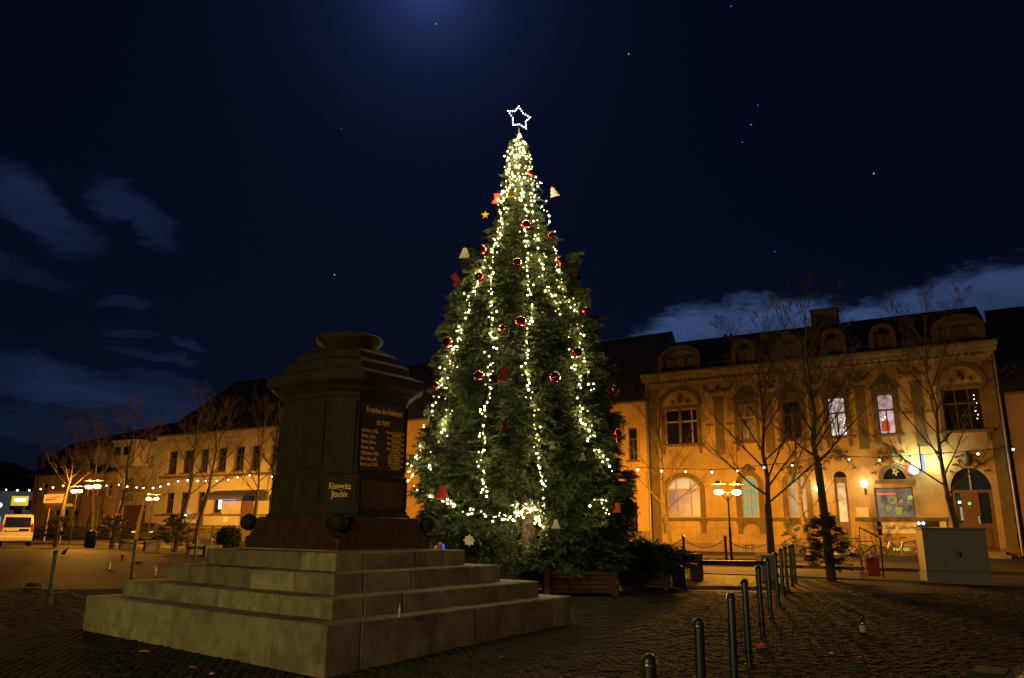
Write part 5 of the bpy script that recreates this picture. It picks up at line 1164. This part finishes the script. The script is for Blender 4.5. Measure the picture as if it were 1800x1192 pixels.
# planters right of the tree
def planter(pxa, pxb, by_, ty_, label, seed, bush_top, Y=None, dep=None, rz=0, nb=420):
    a_ = on_ground(pxa,by_); b_ = on_ground(pxb,by_); c_ = (a_+b_)/2; W_ = (b_-a_).length/2; Hh = at_y((pxa+pxb)/2,ty_,c_.y).z-c_.z; dp = dep or W_
    t_ = thing('planter', label, 'planter', (c_.x,c_.y+dp,c_.z), rz, 'wooden planters round the christmas tree'); r = random.Random(seed); nb_ = 5
    for i in range(nb_):
        z0 = .05+(Hh-.08)*i/nb_; z1 = .05+(Hh-.08)*(i+1)/nb_-.012
        for sy in (-1,1): obj('board', MB().bbox(-W_+.06,W_-.06,min(sy*dp,sy*(dp-.04)),max(sy*dp,sy*(dp-.04)),z0,z1,.004), M['wood'], t_)
        for sx in (-1,1): obj('board', MB().bbox(min(sx*W_,sx*(W_-.04)),max(sx*W_,sx*(W_-.04)),-dp+.06,dp-.06,z0,z1,.004), M['wood'], t_)
    for sx in (-1,1):
        for sy in (-1,1): obj('corner_post', MB().bbox(sx*W_-.06,sx*W_+.06,sy*dp-.06,sy*dp+.06,0,Hh+.02,.006), M['wood'], t_)
    obj('soil', MB().box(-W_+.05,W_-.05,-dp+.05,dp-.05,.1,Hh-.08), M['hill'], t_)
    bt_ = at_y((pxa+pxb)/2,bush_top,c_.y).z-c_.z; ps = []; ds = []
    sb_ = thing('planter_shrub', 'dark shrub growing in the '+label.replace('with fir greenery ',''), 'shrub', (c_.x,c_.y+dp,c_.z+Hh-.08), rz, 'shrubs in the planters')
    for i in range(nb):
        x = r.uniform(-1,1); y = r.uniform(-1,1); top = (bt_-Hh)*(1-.5*abs(x)**2)*r.uniform(.1,1.05); ps.append((x*W_*1.08,y*dp*1.05,top)); ds.append((x*.7+r.uniform(-.5,.5),y+r.uniform(-.5,.5),r.uniform(-.2,1.2)))
    place_sprays('foliage', ps, ds, [r.uniform(.8,1.25) for _ in ps], M['needle'], sb_); obj('stem', MB().tube((0,0,-.1),(0,0,(bt_-Hh)*.7),.03), M['bark'], sb_)
planter(962,1080,1048,1000,'large dark planter just right of the tree trunk',1,925,dep=.55)
planter(1106,1178,1037,998,'reddish planter between the big planter and the bench',2,968,dep=.45,rz=R(-12))
planter(1186,1200,1030,990,'small narrow planter box left of the bench',3,984,dep=.35,nb=90)
# dark bush mass between tree and planters
db = thing('dark_bush','tall dark bush behind the large planter right of the trunk','shrub', at_y(1035,1010,17.2)); db.location.z = 0
ps = []; ds = []
for i in range(900):
    px_ = rt.uniform(972,1090); py_ = rt.uniform(880,1010); q = at_y(px_,py_,17.2+rt.uniform(-.5,.9))-db.location
    if q.z < .1: continue
    ps.append(tuple(q)); ds.append((rt.uniform(-1,1),rt.uniform(-1,.3),rt.uniform(-.8,.8))); 
place_sprays('foliage', ps, ds, [rt.uniform(.9,1.4) for _ in ps], M['needle'], db); obj('stem', MB().tube((0,0,0),(0,0,1.6),.05), M['bark'], db)

# ------------------------------------------------------------------ bollards
bp = MB().lathe([(.052,0),(.052,.03),(.038,.035),(.038,.88)],18); bc = MB().lathe([(.038,.875),(.050,.88),(.050,.893),(.045,.90)]+[(.045*math.cos(t_),.90+.047*math.sin(t_)) for t_ in (.3,.6,.9,1.2,1.5)],18); br = MB().lathe([(.041,.14),(.041,.17)],18)
bq = thing('bollard','x','bollard'); obj('post', bp, M['bollard'], bq, smooth=True); obj('cap', bc, M['bollard'], bq, smooth=True); obj('ring', br, M['black'], bq)
BL = [(1141,1149,None,'nearest steel bollard, only its cap above the frame edge'),(1226,1085,None,'second steel bollard from the viewer at the lower edge'),(1282,1042,None,'third steel bollard from the viewer'),(1308,1017,None,'fourth steel bollard, foot beside orange litter'),
      (1335,None,(1341,1118),'fifth steel bollard before the bench end'),(1347,None,(1355,1087),'sixth steel bollard along the right row'),(1364,None,(1368,1062),'seventh steel bollard, first of the tight far cluster'),(1374,None,(1377,1046),'eighth steel bollard in the far cluster'),
      (1380,None,(1385,1038),'ninth steel bollard in the far cluster'),(1389,None,(1393,1031),'tenth steel bollard in the far cluster'),(1396,None,(1399,1026),'farthest steel bollard of the right row'),
      (97,None,(85.6,1061),'leftmost bollard near the left edge'),(236,None,(231,1016),'middle bollard of the three left of the memorial'),(345,None,(342,987),'bollard just behind the memorial step at left')]
for i,(tx,ty_,bs,lb_) in enumerate(BL):
    if bs: p_ = on_ground(*bs)
    else: p_ = on_ground(tx,ty_,.945); p_.z -= .945
    grp = 'steel bollards in a row at right' if i < 11 else 'steel bollards left of the memorial'
    if i == 0: bq.location = p_; bq['label'] = lb_; bq['group'] = grp
    else: nb_o = dup(bq, p_, random.random(), lb_, grp); nb_o.rotation_euler = (random.gauss(0,.009),random.gauss(0,.009),random.random())

# ------------------------------------------------------------------ benches, cabinet, bin, bikes, cars, signs
def bench(pa, pb, by_, hpx, label, slab='darkwood'):
    a_ = on_ground(*pa); b_ = on_ground(*pb); c_ = (a_+b_)/2; d_ = b_-a_; rz = math.atan2(d_.y,d_.x); W_ = d_.length/2; hh = hpx
    t_ = thing('bench', label, 'bench', c_, rz)
    for sx in (-1,1): obj('end_block', MB().bbox(min(sx*W_,sx*(W_-.34)),max(sx*W_,sx*(W_-.34)),-.28,.42,0,hh,.015), M['concrete'], t_)
    for k in range(3): obj('seat_plank', MB().bbox(-W_+.15,W_-.15,-.38+k*.17,-.24+k*.17,hh*.62,hh*.62+.09,.006), M[slab], t_)
bench((1211,1019),(1360,1021),0,.66,'wooden bench between concrete blocks at the kerb')
bench((218,965),(265,969),0,.52,'wooden bench before the dark gateway at left','wood'); bench((338,975),(372,978),0,.45,'low bench partly hidden by the memorial steps','wood')
cA = on_ground(1632,1024.5); cB = on_ground(1745,1025.5); cm_ = (cA+cB)/2; Wc = (cB-cA).length/2; Hc = at_y(1735,928,cB.y).z-cB.z
uc = thing('utility_cabinet','grey-green utility cabinet with double doors at the right','utility cabinet',cm_,math.atan2(cB.y-cA.y,cB.x-cA.x)-R(2))
obj('base', MB().bbox(-Wc,Wc,0,.4,0,.26,.008), M['cabinet'], uc); obj('housing', MB().bbox(-Wc+.012,Wc-.012,.012,.39,.262,Hc-.05,.008), M['cabinet'], uc); obj('lid', MB().bbox(-Wc-.02,Wc+.02,-.02,.43,Hc-.05,Hc,.012), M['cabinet'], uc)
for sx in (-1,1):
    dd = obj('door', MB().bbox(min(sx*.008,sx*(Wc-.06)),max(sx*.008,sx*(Wc-.06)),-.006,.014,.30,Hc-.09,.004), M['cabinet'], uc)
    if sx == 1: obj('handle', MB().bbox(.06,.10,-.03,-.006,.62,.78,.006).lathe([(.02,.0),(.02,.02)],10,(.08,-.02,.84)), M['black'], dd)
# litter bin with bag
p_ = on_ground(1535,1015); lbn = thing('litter_bin','red litter bin overflowing with rubbish on the street edge','litter bin',p_,YAW)
obj('bin', MB().lathe([(.17,.03),(.19,.06),(.20,.52),(.21,.54)],16), M['redbin'], lbn); obj('frame_post', MB().tube((.27,0,0),(.27,0,1.05),.022).tube((-.27,0,0),(-.27,0,.62),.022).tube((-.27,0,.08),(.27,0,.08),.015), M['brownpost'], lbn); rb = MB()
for i in range(9): rb.sphere((random.uniform(-.12,.12),random.uniform(-.12,.1),.56+random.uniform(0,.10)),random.uniform(.04,.08),6,5)
obj('rubbish', rb, M['paper'], lbn)
p_ = on_ground(1520,1016.5); pb_ = thing('paper_bag','pale paper bag standing at the foot of the red bin','bag',p_,YAW); obj('bag', MB().loft([[(-.09,-.05,0),(.09,-.05,0),(.09,.05,0),(-.09,.05,0)],[(-.10,-.045,.17),(.10,-.045,.15),(.10,.03,.16),(-.10,.03,.18)]]), M['paper'], pb_)
p_ = on_ground(158,963.5); gb = thing('litter_bin','dark domed litter bin by the front left lamp','litter bin',p_,0); gb.scale = (.72,.72,.66); obj('bin', MB().lathe([(.30,0),(.33,.05),(.36,1.0),(.36,1.05)],16), M['black'], gb, smooth=True); obj('dome', MB().lathe([(.37,1.05),(.36,1.2),(.25,1.36),(.1,1.42)],16), M['black'], gb, smooth=True)
obj('rim', MB().lathe([(.375,1.04),(.385,1.07),(.375,1.1)],16), M['silver'], gb)
def bicycle(loc, rz, label, r_=.34, frame=M['silver'], first=[None]):
    t_ = thing('bicycle', label, 'bicycle', loc, rz, 'bicycles leaning before the ornate house')
    for sx in (-1,1):
        mb = MB(); N_ = 20; R_ = r_
        mb.path([Vector((sx*.52+R_*math.cos(2*PI*i/N_),0,R_+R_*math.sin(2*PI*i/N_))) for i in range(N_+1)], .022, 5); w = obj('wheel', mb, M['rubber'], t_)
        mb = MB()
        for i in range(9): mb.tube((sx*.52,0,R_),(sx*.52+R_*.95*math.cos(i*.7),0,R_+R_*.95*math.sin(i*.7)),.004,n=3)
        mb.tube((sx*.52,-.05,R_),(sx*.52,.05,R_),.025); obj('spokes', mb, M['silver'], w)
    V_ = Vector; bb_ = V_((-.05,0,.3)); st_ = V_((-.2,0,.82)); hd = V_((.38,0,.82)); hl = V_((.42,0,.66))
    mb = MB().tube(bb_,st_,.018).tube(bb_,hl,.02).tube(st_,hd,.017).tube(bb_,(-.52,0,r_),.014).tube(st_,(-.52,0,r_),.012).tube(hd,(.52,0,r_),.017); obj('frame', mb, frame, t_)
    obj('saddle', MB().bbox(-.36,-.08,-.06,.06,.90,.95,.015).tube((-.2,0,.8),(-.22,0,.92),.014), M['rubber'], t_); obj('handlebar', MB().tube(hd,(.36,0,1.0),.016).path([V_((.30,-.27,1.02)),V_((.40,-.1,1.03)),V_((.40,.1,1.03)),V_((.30,.27,1.02))],.013,5), M['black'], t_)
    obj('crank', MB().tube((-.05,-.04,.3),(-.05,-.04,.12),.012).tube((-.05,.04,.3),(-.05,.04,.48),.012).lathe([(.09,-.01),(.09,.01)],12,(-.05,0,.3)), M['silver'], t_)
    return t_
s_,_ = fp(1579,950,1.0); bicycle(row(s_,1.0), YAW+PI, 'pale-framed bicycle standing below the shop board', .37)
p_ = on_ground(1519,988); bicycle(p_, YAW+R(8), 'dark bicycle parked left of the red bin', .34, M['black'])
p_ = on_ground(1497,987); bicycle(p_, YAW+R(-14), 'bicycle half hidden behind the pine', .34, M['black'])
s_,_ = fp(1405,950,1.2); bicycle(row(s_,1.2), YAW, 'dark bicycle leaning by the small bare tree', .36, M['black'])
hr = thing('handrail','sloping metal handrail beside the shop door steps','handrail', row(fp(1524,930,.6)[0],.6), YAW)
a_, za = fp(1510,927,.6); b_, zb_2 = fp(1548,947,.6); sh_ = fp(1524,930,.6)[0]; obj('rail', MB().tube((a_-sh_,0,za),(b_-sh_,0,zb_2),.03), M['black'], hr); obj('post', MB().tube((b_-sh_,0,zb_2),(b_-sh_,0,0),.025).tube((a_-sh_,0,za),(a_-sh_,0,.3),.02), M['black'], hr)
# chain posts on the far pavement
cp = thing('chain_post','x','post'); obj('shaft', MB().lathe([(.06,0),(.055,.9),(.07,.92),(.07,.97),(.03,1.02)],10), M['brownpost'], cp)
cps = [(1127,986),(1203,987),(1277,989),(1360,991)]; CP = []
for i,(x_,y_) in enumerate(cps):
    q = on_ground(x_,y_); CP.append(q); lb_ = ('chain post hidden by the shrubs','chain post above the left end of the bench','chain post next to the twin street lamp','chain post behind the bollard cluster')[i]
    if i == 0: cp.location = q; cp['label'] = lb_; cp['group'] = 'chain posts along the pavement'
    else: dup(cp, q, 0, lb_)
for i in range(3):
    a_, b_ = CP[i], CP[i+1]; mb = MB(); P_ = [a_.lerp(b_,k/8)+Vector((0,0,.9-.35*4*(k/8)*(1-k/8)))-a_ for k in range(9)]; mb.path(P_, .018, 4); q = obj('hanging_chain', mb, M['black'], label=('chain left of the second post','chain between second post and street lamp','chain right of the street lamp')[i], category='chain'); q.location = a_
# railings before the inn
for i,(x0_,x1_,y_,lb_) in enumerate(((281,330,948,'left railing before the inn'),(331,372,948,'middle railing before the inn beside the bare tree'),(374,400,948,'right railing before the inn next to the round shrub'))):
    a_ = at_y(x0_,y_,50); b_ = at_y(x1_,y_,48); a_.z = b_.z = 0; t_ = thing('railing', lb_, 'railing', a_, math.atan2(b_.y-a_.y,b_.x-a_.x), 'railings before the inn'); Lr = (b_-a_).length
    obj('post', MB().box(-.06,.06,-.05,.05,0,1.15), M['black'], t_); obj('post', MB().box(Lr-.06,Lr+.06,-.05,.05,0,1.15), M['black'], t_); obj('rail', MB().box(0,Lr*.7,-.03,.03,.98,1.04).box(0,Lr*.7,-.02,.02,.45,.5), M['black'], t_)
for x0_,x1_,lb_ in ((385,411,'orange-lit stone trough before the round shrub'),(350,372,'pale trough left of the metal frame')):
    a_ = at_y(x0_,955,44); b_ = at_y(x1_,955,44); t_ = thing('stone_trough', lb_, 'planter', (a_.x,a_.y,0)); obj('trough', MB().bbox(0,(b_.x-a_.x),0,.5,0,.55,.02), M['pale'], t_)
a_ = at_y(377,958,42); t_ = thing('metal_frame','pale inverted-U metal frame before the inn','bicycle stand',(a_.x,a_.y,0)); obj('hoop', MB().path([Vector((0,0,0)),Vector((0,0,.78)),Vector((.32,0,.80)),Vector((.32,0,0))],.035,6), M['white'], t_)
# sign post and signs at left
p_ = on_ground(77.5,951); t_ = thing('street_name_sign','dark street-name sign on a slim post behind the van','sign',p_); hz = at_y(84,893,p_.y).z; obj('post', MB().tube((0,0,0),(.05,0,hz),.035), M['wframe'], t_); obj('sign_plate', MB().bbox(-.32,.38,-.03,.0,hz-.02,hz+.22,.01), M['frame'], t_)
p_ = at_y(120,888,50); t_ = thing('small_street_sign','small pale sign right of the lit orange sign','sign',(p_.x,p_.y,0)); obj('post', MB().tube((-.2,0,0),(-.2,0,p_.z+.1),.03), M['wframe'], t_); obj('sign_plate', MB().bbox(-.3,.3,-.03,0,p_.z-.09,p_.z+.09,.01), M['grey'], t_)
# vehicles
def car(loc, rz, label, paint, L_=4.2, W_=1.75, Hh=1.45, van=False, name='parked_car'):
    t_ = thing(name, label, 'van' if van else 'car', loc, rz); h = W_/2
    if van: prof_ = [(-L_/2,.35),(-L_/2-.02,.62),(-L_/2+.01,1.0),(-L_/2+.08,1.70),(-L_/2+.22,Hh-.03),(L_*.12,Hh),(L_*.24,Hh-.12),(L_*.36,1.02),(L_*.49,.86),(L_/2,.55),(L_/2-.03,.3)]
    else: prof_ = [(-L_/2,.32),(-L_/2-.02,.62),(-L_/2+.06,.92),(-L_/2+.32,1.0),(-L_*.30,Hh-.1),(-L_*.1,Hh),(L_*.08,Hh-.05),(L_*.24,1.0),(L_*.42,.84),(L_/2,.62),(L_/2-.02,.28)]
    rings = []
    for yy_, k, dz in ((-h,.97,0),(-h*.97,1.0,.0),(h*.97,1.0,0),(h,.97,0)):
        rings.append([(x*k, yy_*(1-.16*max(0,(z-.95)/(Hh-.95))), z-(.02 if abs(yy_) == h and z > .9 else 0)) for x,z in prof_])
    body_ = MB().loft(rings); bd_ = obj('body', body_, paint, t_, smooth=True)
    if van:
        obj('rear_window', MB().add([(-L_/2+.0,-h*.78,1.10),(-L_/2+.0,h*.78,1.10),(-L_/2+.07,h*.74,1.62),(-L_/2+.07,-h*.74,1.62)],[(0,3,2,1)]).box(-L_/2-.03,-L_/2+.1,-h*.78,h*.78,1.08,1.12), M['glass'], t_)
        obj('number_plate_recess', MB().box(-L_/2-.045,-L_/2+.02,-h*.72,h*.5,.86,.98), M['black'], t_); obj('number_plate', MB().box(-L_/2-.055,-L_/2-.046,-.10,.50,.87,.97), M['white'], t_); obj('bumper', MB().bbox(-L_/2-.10,-L_/2+.3,-h*.98,h*.98,.28,.56,.05), paint, t_)
        sideg = [(-L_*.28,1.12),(L_*.26,1.12),(L_*.15,Hh-.25),(-L_*.28,Hh-.25)]
    else:
        obj('rear_window', MB().add([(-L_/2+.35,-h*.72,1.02),(-L_/2+.35,h*.72,1.02),(-L_*.31,h*.66,Hh-.15),(-L_*.31,-h*.66,Hh-.15)],[(0,3,2,1)]), M['glass'], t_)
        sideg = [(-L_*.36,1.02),(L_*.18,1.02),(L_*.06,Hh-.12),(-L_*.26,Hh-.14)]
    obj('windscreen', MB().add([(L_*.235+(.12*L_ if van else 0)*.9,-h*.8,1.03),(L_*.235+(.12*L_ if van else 0)*.9,h*.8,1.03),(L_*.09+(.14*L_ if van else 0),h*.72,Hh-.07),(L_*.09+(.14*L_ if van else 0),-h*.72,Hh-.07)],[(0,1,2,3)]), M['glass'], t_).location.x = .03
    for sy in (-1,1):
        obj('side_window', MB().add([(x, sy*(h*(1-.16*max(0,(z-.95)/(Hh-.95)))+.012), z) for x,z in sideg],[(0,1,2,3)]), M['glass'], t_)
        obj('headlight', MB().bbox(L_/2-.22,L_/2-.0,min(sy*h*.55,sy*h*.93),max(sy*h*.55,sy*h*.93),.62,.76,.02), M['silver'], t_)
        obj('tail_light', MB().bbox(-L_/2-.03,-L_/2+.12,min(sy*h*.84,sy*h*1.0),max(sy*h*.84,sy*h*1.0),.85 if not van else .8,1.0 if not van else 1.25,.01), M['redglass'], t_)
        obj('trim_strip', MB().box(-L_*.38,L_*.22,min(sy*h*.99,sy*h*1.012),max(sy*h*.99,sy*h*1.012),.96,.985), M['silver'], t_)
        for x in (-L_*.31,L_*.31):
            w = obj('wheel', MB().add([],[]).lathe([(.20,-.1),(.31,-.1),(.32,-.07),(.32,.07),(.31,.1),(.20,.1)],20), M['rubber'], t_, smooth=True); w.matrix_local = Matrix.Translation((x,sy*(h-.1),.32)) @ Matrix.Rotation(R(90),4,'X')
            obj('rim', MB().lathe([(.19,-.1),(.20,0),(.19,.1),(.05,.09)],14), M['silver'], w)
    return t_
vb = on_ground(36,961); car((vb.x-1.45,vb.y+1.7,0), R(123), 'white van seen from behind at the left edge', M['vanpaint'], 4.2, 1.62, 1.80, True, 'delivery_van')
car((vb.x-3.6,vb.y+1.0,0), R(117), 'dark car left of the white van, cut by the frame', M['carpaint'])
q = at_y(253,945,66); car((q.x,q.y,0), R(-70), 'dark car parked by the corner of the inn', M['carpaint'])
q = at_y(1760,1170,4.3); fc = car((q.x+1.66,q.y-.80,gz(q.x,q.y)+.03), R(142), 'black car whose bonnet edge enters at the lower right corner', M['carpaint'])

for ch in fc.children:
    if ch.name.split('.')[0] in ('headlight','trim_strip'): ch.data.materials.clear(); ch.data.materials.append(M['rubber'])

# ------------------------------------------------------------------ small things on the ground
def bottle(p_, h, label, mt, lab=None, r_=.036):
    t_ = thing('bottle', label, 'bottle', p_); s = h/.30; obj('glass', MB().lathe([(r_*s,0),(r_*1.04*s,.02*s),(r_*1.04*s,.165*s),(r_*.8*s,.20*s),(.014*s,.235*s),(.013*s,.29*s),(.015*s,.295*s),(.012*s,.30*s)],14), M[mt], t_, smooth=True)
    if lab: obj('paper_label', MB().lathe([(r_*1.06*s,.05*s),(r_*1.06*s,.14*s)],14), M[lab], t_)
bottle(on_ground(1518,1118),.31,'dark green bottle with pale label standing alone on the right','bottle','paper')
bottle(on_ground(191,1001),.27,'clear white bottle left of the memorial, nearer the van','clear','white',.05); bottle(on_ground(271.5,1011.5),.27,'clear bottle just behind the memorial step','clear','paper',.045)
p_ = mon_w(0,0,0); q = at_z(702,1085,.24); bottle(q,.14,'small bottle left on the lowest memorial step','clear','paper',.03)
for x_,y_,lb_,mt,r_,h_ in ((766,965.5,'white candle jar on the top step','white',.022,.055),(773.5,965.5,'amber candle jar on the top step','orangep',.036,.10),(779,965,'blue candle jar on the top step','signblue',.02,.08)):
    q = at_z(x_,y_,.918); t_ = thing('candle_jar', lb_, 'candle', q, 0, 'grave candles on the top step'); obj('jar', MB().lathe([(r_,0),(r_*1.05,.01),(r_,h_*.75),(r_*.7,h_*.8)],12), M[mt] if mt != 'signblue' else M['blueled'], t_); obj('lid', MB().lathe([(r_*.75,h_*.8),(r_*.7,h_)],12), M['gold'], t_)
def litter(px_, py_, w, h, d, label, mt, rz=0, cat='litter', name='litter'):
    q = on_ground(px_,py_); o_ = MB(); r = random.Random(int(px_)); ring = [(math.cos(2*PI*i/7)*w/2*r.uniform(.7,1.1), math.sin(2*PI*i/7)*d/2*r.uniform(.7,1.1)) for i in range(7)]
    o_.loft([[(x,y,0) for x,y in ring],[(x*.8,y*.8,h*r.uniform(.6,1)) for x,y in ring]]); t_ = obj(name, o_, M[mt], label=label, category=cat); t_.location = q+Vector((0,0,.018)); t_.rotation_euler = (0,0,rz)
litter(254,1148,.16,.02,.05,'strip of orange litter before the lowest step','orangep',.2); litter(1338,1141,.16,.05,.10,'orange crumpled litter at the fourth bollard','orangep'); litter(60,1033,.42,.10,.2,'dark crushed carton near the left bollard','wood'); litter(245,992,.35,.08,.25,'dark pile of litter beyond the steps','wood')
litter(782,1142,.07,.012,.04,'yellow leaf before the right side of the steps','yellow'); litter(881,1158,.07,.015,.05,'brown leaf on the setts below the tree','orangep'); litter(340,1176,.10,.012,.05,'brown leaf at the bottom edge','orangep'); litter(373,1188,.07,.02,.05,'yellow leaf at the bottom edge','yellow'); litter(1462,1151,.06,.01,.04,'white paper scrap right of the bollards','white'); litter(1511,1158,.06,.01,.05,'small orange leaf right of the bollards','orangep')
for i in range(46):
    px_ = random.uniform(300,1780); py_ = random.uniform(1060,1188); q = on_ground(px_,py_)
    if in_mon(q.x,q.y,.05): continue
    if i == 0 or True:
        w = random.uniform(.012,.03)
        if 'LF' not in globals(): LF = MB()
        LF.add([(q.x-w,q.y,q.z+.024),(q.x,q.y-w*.6,q.z+.022),(q.x+w,q.y,q.z+.028),(q.x,q.y+w*.7,q.z+.022)],[(0,1,2,3)])
obj('fallen_leaves', LF, M['orangep'], kind='stuff')
q = on_ground(215,984); t_ = thing('paper_cup','red paper cup standing beyond the clear bottle','cup',q); obj('cup', MB().lathe([(.05,0),(.07,.18),(.072,.185)],14), M['redbin'], t_); obj('rim', MB().lathe([(.075,.183),(.075,.193)],14), M['white'], t_)
# crow-like bird
q = on_ground(113,978); bd_ = thing('bird','small dark bird standing behind the left bollard','bird',q,R(60)); bd_.scale = (.62,.62,.9)
mb = MB(); ringp = [(-.26,.02,.10),(-.18,.05,.13),(-.08,.09,.17),(.02,.10,.20),(.09,.075,.25),(.13,.05,.31),(.17,.045,.34),(.21,.02,.335),(.26,.006,.325)]
mb.loft([[(x,r_*math.cos(2*PI*i/10),z+r_*math.sin(2*PI*i/10)) for i in range(10)] for x,r_,z in ringp]); obj('bird_body', mb, M['black'], bd_, smooth=True)
for sy in (-1,1): obj('leg', MB().tube((.0,sy*.03,.12),(.01,sy*.035,0),.006,n=5), M['black'], bd_)
